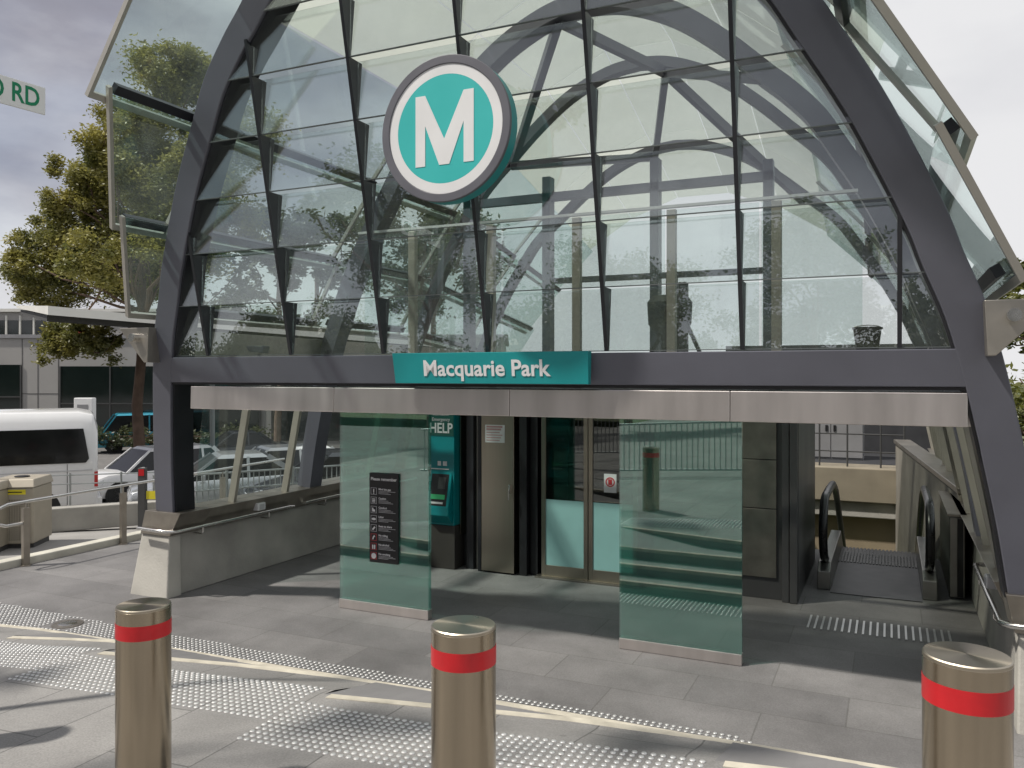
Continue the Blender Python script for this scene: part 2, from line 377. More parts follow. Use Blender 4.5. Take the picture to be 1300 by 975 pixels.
# cream nosing strips along the five step edges
desc = ['longest cream nosing strip, on the lowest step edge', 'cream nosing strip on the second step up from the entrance floor',
        'cream nosing strip on the third step, ending between left and middle bollards', 'cream nosing strip on the fourth step, starting left of the middle bollard',
        'short cream nosing strip on the top step beside the right bollard']
for k in range(5):
    m = MB(); secs = []
    x = max(ST[k] + .05, -10.0)
    while x < 2.4:
        y = interp(YE[k], x); h = hk(k, x); secs.append([(x, y - .06, h - .004), (x, y - .06, h + .005), (x, y + .004, h + .005), (x, y + .005, h - .035)]); x += .15
    m.loft(secs); tag(m.build('nosing_strip', 'cream'), desc[k], 'step nosing', 'cream nosing strips on the step edges')

# ------------------------------------------------------------------ tactile studs
fields = [(-10.2, 4.05, -5.82, 4.66), (-5.80, 3.83, -3.42, 4.41), (-3.38, 3.55, -.83, 4.17), (-.80, 3.36, 1.3, 3.95)]
pts = []
for (x0, y0, x1, y1) in fields:
    i = 0
    while x0 + .025 + i * .05 < x1:
        x = x0 + .025 + i * .05
        for j in range(12):
            y = y0 + .025 + j * .05
            if y < interp(YE[topk(x)], x) - .1: pts.append((x, y, G(x, y)))
        i += 1
i = 0
while -10 + i * .05 < -.9:
    x = -10 + i * .05; y = interp(YE[0], x) + .06
    while y < 5.99 - .0:
        if abs(x + 7.75) > .17 or abs(y - 5.78) > .17: pts.append((x, y, 0.0))
        y += .05
    i += 1
def px(p):
    xc = p[0] * CA + p[1] * SA; z = -p[0] * SA + p[1] * CA
    return 650 + FPX * xc / z, 474 + FPX * (EYE - p[2]) / z, z
vis = []
rest = []
for p in pts:
    u, v, z = px(p)
    (vis if (-10 < u < 1310 and v < 985 and not (144 < u < 221) and not (545 < u < 632) and not (1166 < u < 1287)) else rest).append((z, p))
vis.sort(key=lambda q: q[0])
sm = MB(); sm.lathe([(.016, -.001), (.016, .002), (.0142, .0045), (.0095, .0058)], n=10); smesh = sm.mesh('tactile_stud', 'stud', 50)
for z, p in vis[:300]:
    o = bpy.data.objects.new('tactile_stud', smesh); o.location = p; COL.objects.link(o)
    tag(o, 'small round steel tactile stud in the paving nearest the camera', 'tactile stud', 'tactile studs in the paving')
bulk = MB()
for z, p in vis[300:] + rest: bulk.lathe([(.016, -.001), (.016, .002), (.0142, .0045), (.009, .006)], p, n=7)
o = bulk.build('tactile_paving', 'stud', smooth=50, fix=False); tag(o, 'bands of round steel tactile studs beyond the nearest ones', 'tactile paving', None, 'stuff')

# round drain cover in the paving left of the pier
t = thing('drain_cover', 'small round metal drain cover in the stud band at left', 'drain cover', (-7.75, 5.78, 0))
d = MB(); d.lathe([(.15, -.01), (.15, .004), (.13, .006)], n=28); d.build('cover', 'steeldull', t, 40)
d = MB(); d.lathe([(.09, .0), (.09, .0085), (.085, .0095)], n=24); d.build('lid', 'railsteel', t, 40)

# ------------------------------------------------------------------ bollards
t = thing('bollard', 'brushed steel bollard with red band, farthest left of the three', 'bollard', (-3.28, 2.85, 0), 0, 'steel bollards along the pavement')
b = MB(); b.lathe([(.125, -.1), (.125, .985), (.119, .99)], n=48); b.build('post', 'bollard', t, 40)
b = MB(); b.lathe([(.1245, .985), (.1245, .995), (.121, .999), (.0005, 1.0)], n=48); b.build('cap', 'bollardcap', t, 30)
b = MB(); b.lathe([(.1262, .855), (.1262, .925)], n=48); b.build('reflective_band', 'red', t, 40)
for ch in t.children: pass
g = lambda x: G(x, 2.85)
t.location.z = 1.485 - 1.0
dup(t, (-5.02, 2.83, 1.36 - 1.0), .5, 'brushed steel bollard beyond the left edge, whose round shadow falls on the paving')
dup(t, (-1.50, 2.80, 1.63 - 1.0), 1.1, 'brushed steel bollard with red band, in front of the left glass screen')
dup(t, (.215, 2.90, 1.73 - 1.0), 2.3, 'brushed steel bollard with red band, largest and nearest, at the right edge')

# ------------------------------------------------------------------ the arch
XC = -3.37; LEAN = .2
WT = [(1.0, 4.42), (1.5, 4.34), (2.0, 4.24), (2.6, 4.11), (3.07, 3.98), (3.45, 3.83), (3.7, 3.74), (4.1, 3.56), (4.6, 3.31), (5.1, 3.01), (5.5, 2.76), (5.83, 2.46), (6.05, 2.22), (6.45, 1.80), (6.85, 1.30), (7.1, .85), (7.25, .42), (7.3, 0.)]
def smooth_curve(P, per=4):
    P = [Vector((p[1], p[0])) for p in P]; out = []
    for i in range(len(P) - 1):
        p0, p1, p2, p3 = P[max(i - 1, 0)], P[i], P[i + 1], P[min(i + 2, len(P) - 1)]
        for k in range(per):
            s = k / per
            out.append(.5 * ((2 * p1) + (p2 - p0) * s + (2 * p0 - 5 * p1 + 4 * p2 - p3) * s * s + (3 * p1 - p0 - 3 * p2 + p3) * s ** 3))
    out.append(P[-1]); return out
half = smooth_curve(WT)                                  # (halfwidth, Z) from base to apex
full = [Vector((-p.x, p.y)) for p in half] + [Vector((p.x, p.y)) for p in half[-2::-1]]
def offset(poly, d):
    out = []
    for i, p in enumerate(poly):
        a, b = poly[max(i - 1, 0)], poly[min(i + 1, len(poly) - 1)]
        tdir = (b - a).normalized(); n = Vector((tdir.y, -tdir.x)); out.append(p + n * d)
    return out
def arch_mb(y0, thick, deep, sz=1., lean=LEAN, inset=0.):
    outer = offset(full, inset) if inset else full
    inner = offset(full, thick + inset)
    m = MB(); secs = []
    for o_, i_ in zip(outer, inner):
        q = []
        for p, dy in ((o_, 0), (i_, 0), (i_, deep), (o_, deep)):
            Z = 1 + (p.y - 1) * sz
            q.append((XC + p.x, y0 - lean * (Z - 1) + dy, Z))
        secs.append(q)
    m.loft(secs); return m
inner_poly = offset(full, .27)
WIN = [(p.y, abs(p.x)) for p in offset([Vector((-p.x, p.y)) for p in half], .27)]
def w_in(Z):
    for (z0, a), (z1, b) in zip(WIN, WIN[1:]):
        if z0 <= Z <= z1: return a + (b - a) * (Z - z0) / max(1e-6, z1 - z0)
    return 0.
st = thing('metro_entrance', 'arched grey steel and glass station entrance canopy between two low walls', 'station entrance', (XC, 6.9, 0))
def sub(o): o.matrix_parent_inverse = Matrix.Translation(Vector(o.parent.location)).inverted(); return o
def pb(mb, name, m, **k):
    return sub(mb.build(name, m, st, **k))
pb(arch_mb(6.94, .27, .33), 'front_arch', 'frame', smooth=25, bevel=.008)
pb(arch_mb(6.97, .02, .28, inset=.272), 'arch_shade_strip', 'darkfin', smooth=25)  # added dark strip, shade and dark steel of the inner face as colour
m = MB(); yb = 6.94 - LEAN * 1.65 - .02
wb, wt = w_in(2.5) + .02, w_in(2.775) + .02; m.loft([[(XC - wb, 6.645, 2.5), (XC + wb, 6.645, 2.5), (XC + wb, yb + .30, 2.5), (XC - wb, yb + .30, 2.5)], [(XC - wt, 6.59, 2.775), (XC + wt, 6.59, 2.775), (XC + wt, yb + .30, 2.775), (XC - wt, yb + .30, 2.775)]]); pb(m, 'crossbeam', 'frame', bevel=.008)
m = MB(); m.box((XC - 3.95, yb + .30, 2.503), (XC + 3.95, yb + .62, 2.74)); pb(m, 'beam_ledge', 'darkfin')
m = MB(); m.box((XC - 3.9, 6.66, 2.478), (XC + 3.9, 7.05, 2.497)); pb(m, 'soffit_strip', 'black')
m = MB(); m.box((-6.9, 6.99, 2.40), (.62, 7.45, 2.455)); pb(m, 'lobby_soffit', 'soffit')
# stainless fascia panels
for x0, x1 in ((-6.95, -5.034), (-5.03, -3.104), (-3.10, -1.164), (-1.16, .50), (.504, .75)):
    dy_ = .09 if x1 > .7 else 0
    m = MB(); m.prism([(x0, 6.662 + dy_, 2.46), (x0, 6.655 + dy_, 2.215), (x0, 6.98, 2.215), (x0, 6.98, 2.46)], (x1 - x0, 0, 0)); pb(m, 'fascia_panel', 'steel', bevel=.006)
# fins, panes and joints of the leaning front glazing
ROW = .53; Z0 = 2.79; MUL = [-3.30 + 1.12 * i for i in range(-3, 4)]
def yf(Z): return 6.66 - .215 * (Z - 2.6)
rows = [Z0 + ROW * i for i in range(9)]
def clip_poly(poly, clip):
    out = poly
    for i in range(len(clip)):
        a, b = clip[i], clip[(i + 1) % len(clip)]
        inp, out = out, []
        for j in range(len(inp)):
            p, q = inp[j - 1], inp[j]
            sp = (b.x - a.x) * (p.y - a.y) - (b.y - a.y) * (p.x - a.x); sq = (b.x - a.x) * (q.y - a.y) - (b.y - a.y) * (q.x - a.x)
            if (sq <= 1e-9) != (sp <= 1e-9): out.append(p + (q - p) * (sp / (sp - sq)))
            if sq <= 1e-9: out.append(q)
        if not out: return []
    return out
clip = [Vector((XC + p.x, p.y)) for p in offset(full, .20)][::2]
for xm in MUL:
    m = MB(); cnt = 0
    for z in rows:
        wz = w_in(z)
        if abs(xm - XC) > wz - .02: break
        z1 = z + ROW
        while abs(xm - XC) > w_in(z1) + .06 and z1 > z + .05: z1 -= .03
        f = (z1 - z) / ROW; y0, y1 = yf(z), yf(z1)
        m.prism([(xm - .016, y0 - .008, z), (xm - .016, y1 - .008, z1), (xm - .016, y0 + .012 * f + .075, z1), (xm - .016, y0 + .03, z)], (.032, 0, 0)); cnt += 1
    if cnt: pb(m, 'glazing_fin', 'darkfin')
edges = [XC - 4.2] + MUL + [XC + 4.2]
jn = MB()
for z in rows:
    for x0, x1 in zip(edges, edges[1:]):
        poly = [Vector((x0 + .018, z + .004)), Vector((x0 + .018, z + ROW - .004)), Vector((x1 - .018, z + ROW - .004)), Vector((x1 - .018, z + .004))]
        poly = clip_poly(poly, clip)
        if len(poly) < 3: continue
        t1, t2 = random.uniform(-.004, .004), random.uniform(-.006, .006); xc_ = (x0 + x1) / 2
        q = [(p.x, yf(z) + .008 + .012 * (p.y - z) / ROW + t1 * (p.x - xc_) + t2 * (p.y - z), p.y) for p in poly]
        m = MB(); m.prism(q, (0, .012, 0)); pb(m, 'glass_pane', 'pane')
    w = min(w_in(z), 4.0)
    if w > .3:
        jn.box((XC - w, yf(z) + .0, z - .004), (XC + w, yf(z) + .022, z + .003))
pb(jn, 'glazing_transom', 'glassedge')
# vault ribs behind the front arch
RIBS = [(9.4, 1.), (11.7, 1.), (14.0, .90)]
SV = [(11.7, 1.), (14.0, .90), (16.3, .80), (18.6, .71), (21., .64)]
for y, sz in RIBS: pb(arch_mb(y, .22 if y < 10 else .15, .26 if y < 10 else .18, sz, 0., .05), 'vault_rib', 'frame', smooth=25)
def rib_pt(y, sz, wz, side):
    Z = wz; zz = 1 + (Z - 1) * sz
    return Vector((XC + side * (w_in(Z) + .1), y - (LEAN * (zz - 1) if y < 7 else 0) + .12, zz))
nodes = [(1, 2.6), (1, 4.3), (1, 5.9), (1, 7.0), (-1, 7.0), (-1, 5.9), (-1, 4.3), (-1, 2.6)]
allr = [(6.94, 1.)] + RIBS
for i in range(len(allr) - 1):
    for j in range(len(nodes) - 1):
        if j in (0, 1, 5, 6) or i > 2 or i == 0: continue
        a, b = (j, j + 1) if (i + j) % 2 else (j + 1, j)
        p = rib_pt(allr[i][0], allr[i][1], nodes[a][1], nodes[a][0]); q = rib_pt(allr[i + 1][0], allr[i + 1][1], nodes[b][1], nodes[b][0])
        m = MB(); m.bar(p, q, .10, .13); pb(m, 'vault_brace', 'frame')
# glass shingles on the flanks; each row laps over the one below and reaches forward past the arch
SH = [((4.17, 3.22, 6.35), (3.64, 4.18, 5.83)), ((3.846, 4.08, 5.886), (3.05, 5.20, 5.20)), ((3.20, 5.10, 5.10), (2.30, 6.20, 5.0))]
for side in (-1, 1):
    for r, (lo, hi) in enumerate(SH):
        yb_ = [None] + ([6.5] if r else []) + [9.4, 11.7, 14.0, 16.3]
        for i in range(len(yb_) - 1):
            def P(t_, e):   # e: 0 bottom 1 top
                w, z, y = (lo, hi)[e]
                yv = yb_[i + 1] if t_ else (yb_[i] or 0); sc = interp(SV, yv)
                yy = y if (i == 0 and t_ == 0) else yv
                zz = 1 + (z - 1) * (sc if not (i == 0) else 1)
                return Vector((XC + side * w, yy, zz))
            a, b, c, d = P(0, 0), P(1, 0), P(1, 1), P(0, 1)
            n = (b - a).cross(d - a).normalized() * .012
            g_ = .02
            m = MB(); m.prism([a, b, c, d], n); pane = pb(m, 'glass_shingle', 'sidepane')
            fr = MB()
            fr.bar(a, d, .035, .05, n); fr.bar(a + (d - a) * .02, b + (c - b) * .02, .06, .045, n)
            o = fr.build('shingle_frame', 'beigeframe', pane); o.matrix_parent_inverse = Matrix.Identity(4)
            rl_ = MB(); up_ = (d - a).normalized(); inn = Vector((-side * .06, 0, 0))
            p0 = a + (b - a) * .12 + up_ * .13 + inn; p1 = b + up_ * .13 + inn
            rl_.bar(p0, p1, .09, .07, n); o = rl_.build('support_rail', 'darkfin', pane)
# fritted roof glass over the crown
for i in range(4):
    ys = [5.0, 9.4, 11.7, 14.0, 16.3, 18.6]
    prof = [(-2.36, 6.26), (-1.45, 6.98), (-.5, 7.42), (.5, 7.42), (1.45, 6.98), (2.36, 6.26)]
    for (xa, za), (xb, zb) in zip(prof, prof[1:]):
        s0, s1 = interp(SV, ys[i]), interp(SV, ys[i + 1])
        ya0 = ys[i]; ya1 = ys[i + 1]
        yb0 = ys[i]; yb1 = ys[i + 1]
        q = [Vector((XC + xa + .01, ya0 + .015, 1 + (za - 1) * s0)), Vector((XC + xa + .01, ya1 - .015, 1 + (za - 1) * s1)), Vector((XC + xb - .01, yb1 - .015, 1 + (zb - 1) * s1)), Vector((XC + xb - .01, yb0 + .015, 1 + (zb - 1) * s0))]
        n = (q[1] - q[0]).cross(q[3] - q[0]).normalized() * .015
        m = MB(); m.prism(q, n); pb(m, 'roof_glass', 'roofpane')
# flank gutters with a pipe stub at the end
for side in (-1, 1):
    m = MB(); x = lambda w: XC + side * w
    m.prism([(x(3.95), 6.42, 3.10), (x(4.40), 6.42, 3.10), (x(4.26), 6.42, 2.96), (x(4.02), 6.42, 2.72), (x(3.97), 6.42, 2.72)], (0, 13.5, -.1)); gt = pb(m, 'gutter', 'gutter', bevel=.006)
    m = MB(); m.tube([(x(4.12), 6.44, 2.99), (x(4.12), 6.34, 2.99)], .045, 16); sp = m.build('pipe_stub', 'railsteel', gt, smooth=40)
# low flank walls, each: pier, concrete, steel sill, slanted posts, glass
def flank(side, label):
    wx = lambda w: XC + side * w
    t = thing('flank_wall', label, 'low wall', (wx(4.4), 6.95, 0), 0, 'low concrete walls flanking the entrance')
    def q(mb, name, m, par=t, **k):
        o = mb.build(name, m, par, **k)
        if par is t: o.matrix_parent_inverse = Matrix.Translation(Vector(t.location)).inverted()
        return o
    y1 = 20.
    m = MB(); m.prism([(wx(4.22), 7.0, 0), (wx(4.25), 7.0, .71), (wx(4.62), 7.0, .71), (wx(4.72), 7.0, 0)], (0, y1 - 7.0, 0)); q(m, 'wall_body', 'concrete', bevel=.01)
    m = MB(); m.loft([[(wx(4.20), 6.90, -.02), (wx(4.80), 6.90, -.02), (wx(4.80), 7.12, -.02), (wx(4.20), 7.12, -.02)], [(wx(4.215), 6.95, .712), (wx(4.66), 6.95, .712), (wx(4.66), 7.12, .712), (wx(4.215), 7.12, .712)]]); q(m, 'pier', 'concretelt', bevel=.015)
    m = MB(); m.loft([[(wx(4.19), 6.93, .714), (wx(4.66), 6.93, .714), (wx(4.66), 7.4, .714), (wx(4.19), 7.4, .714)], [(wx(4.0 if side < 0 else 4.13), 6.91, .995), (wx(4.56), 6.91, .995), (wx(4.56), 7.4, .995), (wx(4.0 if side < 0 else 4.13), 7.4, .995)]]); q(m, 'pier_cap', 'steeldull', bevel=.006)
    m = MB(); m.prism([(wx(4.215), 7.405, .715), (wx(4.10), 7.405, .97), (wx(4.55), 7.405, .97), (wx(4.62), 7.405, .715)], (0, y1 - 7.4, 0)); q(m, 'steel_sill', 'steeldull', bevel=.005)
    y = 7.95; n = 0
    while y < y1:
        top = 2.15; lo_ = Vector((wx(4.22), y, .965)); hi_ = Vector((wx(3.98), y + .0, top))
        if n % 3 != 2:
            m = MB(); m.bar(lo_, hi_, .10, .05, (0, 1, 0)); q(m, 'slanted_post', 'beigepost', bevel=.005)
        y += 1.0; n += 1
    for i in range(6):
        ya = 7.42 + 2.1 * i; yb2 = ya + 2.07
        pl = [Vector((wx(4.30), ya, .972)), Vector((wx(4.30), yb2, .972)), Vector((wx(4.08), yb2, 2.97)), Vector((wx(4.08), ya, 2.97))]
        m = MB(); m.prism(pl, (side * .012, 0, 0)); q(m, 'side_glass', 'lowpane')
    return t
flank(-1, 'left low concrete wall with pier, steel sill and glass above, beside the paving')
flank(1, 'right low concrete wall with steel sill and slanted beige posts, beside the escalator')
# wall handrails
def wall_rail(side, label):
    wx = lambda w: XC + side * w
    t = thing('wall_handrail', label, 'handrail', (wx(4.1), 7.0, 0), 0, 'steel handrails on the low walls')
    inv = Matrix.Translation(Vector(t.location)).inverted()
    w = 4.10
    segs = [[(wx(4.62), 6.86, .79), (wx(4.3), 6.85, .785), (wx(w + .06), 6.87, .78), (wx(w), 6.95, .775), (wx(w), 7.9, .775), (wx(w), 8.9, .78), (wx(w + .03), 9.02, .765), (wx(4.23), 9.03, .765)],
            [(wx(4.23), 9.28, .77), (wx(w + .03), 9.29, .775), (wx(w), 9.42, .785), (wx(w), 12, .785), (wx(w), 15, .785)]]
    if side > 0: segs = segs[:1]
    for s in segs:
        m = MB(); m.tube(s, .021, 12); o = m.build('rail', 'railsteel', t, smooth=40); o.matrix_parent_inverse = inv
    for y in ((7.35, 8.5, 9.7, 11.2, 12.8) if side < 0 else (7.35, 8.5)):
        m = MB(); m.tube([(wx(4.24), y, .68), (wx(w + .02), y, .68), (wx(w), y, .70), (wx(w), y, .765)], .010, 8); m.lathe([(.028, 0), (.028, .008)], (0, 0, 0), 3) if False else None
        o = m.build('bracket', 'railsteel', t, smooth=40); o.matrix_parent_inverse = inv
wall_rail(-1, 'steel handrail bracketed to the left low wall'); wall_rail(1, 'steel handrail bracketed to the right low wall by the escalator')
# small sensor boxes on the sills
def sensor(x, y, rz, label):
    t = thing('wall_light', label, 'wall light', (x, y, .86), rz, 'small white wall lights')
    m = MB(); m.box((-.05, -.075, -.05), (.04, .075, .05)); m.build('housing', 'white', t, bevel=.012)
    m = MB(); m.box((.041, -.045, -.03), (.047, .045, .03)); m.build('lens', 'ink', t, bevel=.002)
sensor(XC - 4.13, 8.35, 0, 'small white box light on the sill of the left wall'); sensor(XC + 4.13, 7.9, math.pi, 'small white box light on the sill of the right wall')

# ------------------------------------------------------------------ glass screens
def screen(x0, x1, label, group='free standing glass screens in front of the doors'):
    t = thing('glass_screen', label, 'glass screen', ((x0 + x1) / 2, 7.5, 0), 0, group); hw = (x1 - x0) / 2
    m = MB(); m.box((-hw, -.045, 0), (hw, .045, .10)); m.build('base_shoe', 'steel', t, bevel=.004)
    m = MB(); m.box((-hw, -.032, .102), (hw, -.014, 2.39)); m.build('front_sheet', 'screen', t)
    m = MB(); m.box((-hw + .004, .012, .102), (hw - .004, .03, 2.39)); m.build('rear_sheet', 'screen', t)
    return t
screen(-5.56, -4.42, 'green glass screen bearing the black notice board, left of the doors')
screen(-2.33, -1.20, 'plain green glass screen standing in front of the lift doors')
# notice board on the left screen
t = thing('notice_board', 'narrow black notice board headed Please remember, on the left glass screen', 'notice board', (-4.965, 7.455, .55))
m = MB(); m.box((-.185, -.012, 0), (.185, .010, .97)); m.build('panel', 'black', t, bevel=.003)
place(text_mb('Please remember', .047, .0012, .0006), (0, -.0128, .905), *FRONT).build('heading', 'white', t, fix=False)
titles = ['Mind the gap', 'Caution', 'Conduct', 'Litter', 'Seats to share', 'No riding', 'No alcohol', 'No smoking']
for i, s in enumerate(titles):
    z = .77 - i * .1
    place(text_mb(s, .030, .0007, .0005, align='LEFT'), (-.065, -.0128, z + .026), *FRONT).build('title', 'white', t, fix=False)
    m = MB()
    for k in range(3): m.box((-.065, -.0131, z + .002 - k * .013), (.15 - .03 * ((k * 7 + i * 3) % 4), -.0121, z + .006 - k * .013))
    m.build('small_print', 'ink', t)
    m = MB(); red = i >= 5
    for a, b in (((-.165, z - .035), (-.09, z - .031)), ((-.165, z + .036), (-.09, z + .04)), ((-.165, z - .031), (-.161, z + .036)), ((-.094, z - .031), (-.09, z + .036))):
        m.box((a[0], -.0132, a[1]), (b[0], -.0121, b[1]))
    m.build('pictogram_frame', 'inkred' if red else 'ink', t)
    m = MB(); cx = -.1275; r = .024
    if i == 0: m.box((cx - .006, -.0131, z - .012), (cx + .006, -.0121, z + .026)); m.box((cx - .006, -.0131, z - .026), (cx + .006, -.0121, z - .017))
    elif i == 1:
        for k in range(3): m.box((cx - .02, -.0131, z - .02 + k * .016), (cx + .02, -.0121, z - .011 + k * .016))
    elif i == 2: m.prism([(cx - .02, -.0131, z - .02), (cx + .02, -.0131, z - .02), (cx + .014, -.0131, z + .004), (cx, -.0131, z + .004), (cx - .01, -.0131, z + .024), (cx - .02, -.0131, z + .02)], (0, .001, 0))
    elif i == 3: m.prism([(cx + .028 * math.cos(a * .52), -.0131, z + .014 * math.sin(a * .52)) for a in range(12)], (0, .001, 0))
    elif i == 4: m.prism([(cx - .022, -.0131, z - .012), (cx - .008, -.0131, z - .024), (cx + .022, -.0131, z + .01), (cx + .008, -.0131, z + .022)], (0, .001, 0))
    elif i == 5: m.prism([(cx - .02, -.0131, z - .022), (cx - .004, -.0131, z - .022), (cx + .004, -.0131, z + .004), (cx + .02, -.0131, z + .01), (cx + .006, -.0131, z + .026), (cx - .01, -.0131, z + .008)], (0, .001, 0))
    elif i == 6:
        for dx in (-.012, .012): m.prism([(cx + dx - .007, -.0131, z - .026), (cx + dx + .007, -.0131, z - .026), (cx + dx + .009, -.0131, z + .012), (cx + dx, -.0131, z + .026), (cx + dx - .009, -.0131, z + .012)], (0, .001, 0))
    else: m.prism([(cx + .031 * math.cos(a * .314), -.0131, z + .031 * math.sin(a * .314)) for a in range(20)], (0, .001, 0))
    m.build('pictogram', 'white', t)

# ------------------------------------------------------------------ signs on the arch
sc_ = Vector((-3.31, 5.93, 4.60))
t = thing('round_sign', 'large round teal and white sign with a white M on the glass front', 'station sign', sc_)
def disc(r, y0, y1, r1=None, n=72):
    m = MB()
    if r1 is None: m.prism([(r * math.cos(2 * math.pi * k / n), y0, r * math.sin(2 * math.pi * k / n)) for k in range(n)], (0, y1 - y0, 0))
    else:
        vs = []; fs = []
        for k in range(n):
            c, s = math.cos(2 * math.pi * k / n), math.sin(2 * math.pi * k / n)
            vs += [(r * c, y0, r * s), (r1 * c, y0, r1 * s), (r1 * c, y1, r1 * s), (r * c, y1, r * s)]
            a = 4 * k; b = 4 * ((k + 1) % n); fs += [(a + i, b + i, b + (i + 1) % 4, a + (i + 1) % 4) for i in range(4)]
        m.add(vs, fs)
    return m
disc(.597, -.06, .045).build('backing', 'teal', t, 40)
disc(.60, -.094, -.061, .528).build('rim', 'ringgrey', t, 40, bevel=.006)
disc(.5275, -.085, -.061, .446).build('white_ring', 'white', t, 40)
disc(.4455, -.085, -.061).build('teal_face', 'tealb', t, 40)
m = MB(); w, h, s = .272, .292, .092
for poly in ([(-w, -h), (-w + s, -h), (-w + s, h), (-w, h)], [(w - s, -h), (w, -h), (w, h), (w - s, h)], [(-w + s, h), (-w + s, h - .25), (-.047, -h), (0, -h), (0, -h + .21)], [(w - s, h), (0, -h + .21), (0, -h), (.047, -h), (w - s, h - .25)]):
    m.prism([(p[0], -.0885, p[1]) for p in poly], (0, .003, 0))
m.build('letter', 'white', t)
m = MB()
for dx in (-.3, .3): m.bar((dx, .045, .1), (dx, .42, .1), .05, .08)
m.build('bracket', 'darkfin', t)
t = thing('name_sign', 'long teal board reading Macquarie Park on the beam', 'station sign', (-3.255, yb - .07, 2.645))
m = MB(); m.prism([(-.965, -.03, .142), (-.945, -.005, -.137), (-.945, .045, -.137), (-.965, .045, .142)], (0, 0, 0)) if False else None
m.loft([[(-.955, -.012, -.138), (.955, -.012, -.138), (.955, .045, -.138), (-.955, .045, -.138)], [(-.972, -.045, .142), (.962, -.045, .142), (.962, .045, .142), (-.972, .045, .142)]]); m.build('board', 'teal', t, bevel=.004)
ey = Vector((0, -.033, .28)).normalized()
place(text_mb('Macquarie Park', .20, .0045, .001), (-.02, -.0325, -.005), (1, 0, 0), ey).build('lettering', 'white', t, fix=False)

# ------------------------------------------------------------------ lift housing and lobby front
t = thing('lift_housing', 'dark clad lift housing with steel panels and double doors under the canopy', 'lift housing', (-3.4, 9.8, 0))
def lb(mb, name, m, par=None, **k):
    o = mb.build(name, m, par or t, **k)
    if not par: o.matrix_parent_inverse = Matrix.Translation(Vector(t.location)).inverted()
    return o
m = MB(); m.box((-6.0, 9.82, 0), (-4.12, 10.1, 2.70)); m.box((-2.70, 9.82, 0), (-.95, 10.1, 2.70)); m.box((-4.12, 9.82, 2.36), (-2.70, 10.1, 2.70))
m.box((-1.05, 10.1, 0), (-.952, 12.1, 2.7)); m.box((-6.0, 10.1, 0), (-5.9, 12.7, 2.7)); m.box((-6.0, 10.1, 2.62), (-.96, 12.7, 2.70)); lb(m, 'housing_wall', 'wall')
m = MB(); m.box((-5.85, 12.6, 0.0), (-1.1, 12.7, 2.6)); m.box((-4.9, 10.12, 0), (-4.8, 12.6, 2.6)); m.box((-2.0, 10.12, 0), (-1.9, 12.6, 2.6)); lb(m, 'lobby_wall', 'lobby')
m = MB(); m.box((-4.75, 12.45, .05), (-3.2, 12.59, 1.15)); lb(m, 'ochre_panel', 'brown')
m = MB(); m.box((-4.34, 9.62, 0), (-4.24, 9.82, 2.40)); m.box((-4.22, 9.70, 0), (-4.12, 9.82, 2.40)); lb(m, 'door_jamb', 'black')
m = MB(); m.box((-5.13, 9.66, 0), (-5.03, 9.815, 2.4)); m.box((-4.93, 9.60, 0), (-4.885, 9.815, 2.4)); lb(m, 'wall_channel', 'darkfin')
m = MB(); m.box((-5.025, 9.72, 0), (-4.94, 9.815, 2.4)); lb(m, 'wall_glass_strip', 'escsteel')
dr = MB(); dr.box((-4.87, 9.58, .02), (-4.40, 9.815, 2.38)); sd = lb(dr, 'service_door', 'steelv', bevel=.006)
m = MB(); m.box((-4.46, 9.535, 1.05), (-4.435, 9.58, 1.17)); m.tube([(-4.447, 9.53, 1.10), (-4.447, 9.515, 1.10), (-4.447, 9.515, .98)], .010, 8); m.build('handle', 'railsteel', sd)
m = MB(); m.box((-4.81, 9.573, 1.70), (-4.53, 9.579, 1.93)); nt_ = m.build('notice', 'white', sd)
m = MB()
for k in range(6): m.box((-4.79, 9.570, 1.895 - k * .034), (-4.56 - .02 * (k % 3), 9.5725, 1.906 - k * .034 + (.012 if k in (0, 1) else 0)))
m.build('notice_print', 'inkpink', sd)
for (x0, x1) in ((-4.05, -3.425), (-3.415, -2.79)):
    d = MB(); f = .055
    d.box((x0, 9.66, .02), (x0 + f, 9.70, 2.38)); d.box((x1 - f, 9.66, .02), (x1, 9.70, 2.38)); d.box((x0 + f, 9.66, .02), (x1 - f, 9.70, .16)); d.box((x0 + f, 9.66, 2.30), (x1 - f, 9.70, 2.38))
    lf = lb(d, 'lift_door', 'steelv', bevel=.003)
    m = MB(); m.box((x0 + f, 9.674, 1.0), (x1 - f, 9.686, 2.30)); m.build('door_pane', 'doorglass', lf)
    m = MB(); m.box((x0 + f, 9.672, .16), (x1 - f, 9.688, .995)); m.build('frosted_panel', 'frosted', lf)
    if x0 > -3.5:
        m = MB(); m.box((x0 + .20, 9.668, 1.13), (x0 + .36, 9.6725, 1.36)); sk = m.build('sticker', 'white', lf)
        m = MB(); m.add(*(lambda k: (k.v, k.f))(disc(.06, 0, .001, .045, 24))); m.v = [(a + x0 + .28, b + 9.6665, c + 1.26) for a, b, c in m.v]; m.box((x0 + .255, 9.6667, 1.225), (x0 + .305, 9.6677, 1.295)); m.build('sticker_print', 'inkred', lf)
m = MB(); m.box((-4.12, 9.63, 2.385), (-2.70, 9.81, 2.42)); lb(m, 'door_track', 'steeldull')
m = MB(); m.box((-4.12, 9.60, .0), (-2.70, 9.80, .018)); lb(m, 'door_sill', 'steeldull')
for z0, z1 in ((.25, 1.035), (1.045, 1.60), (1.61, 2.36)):
    m = MB(); m.box((-2.62, 9.795, z0), (-1.19, 9.815, z1)); lb(m, 'steel_panel', 'steeldull', bevel=.004)
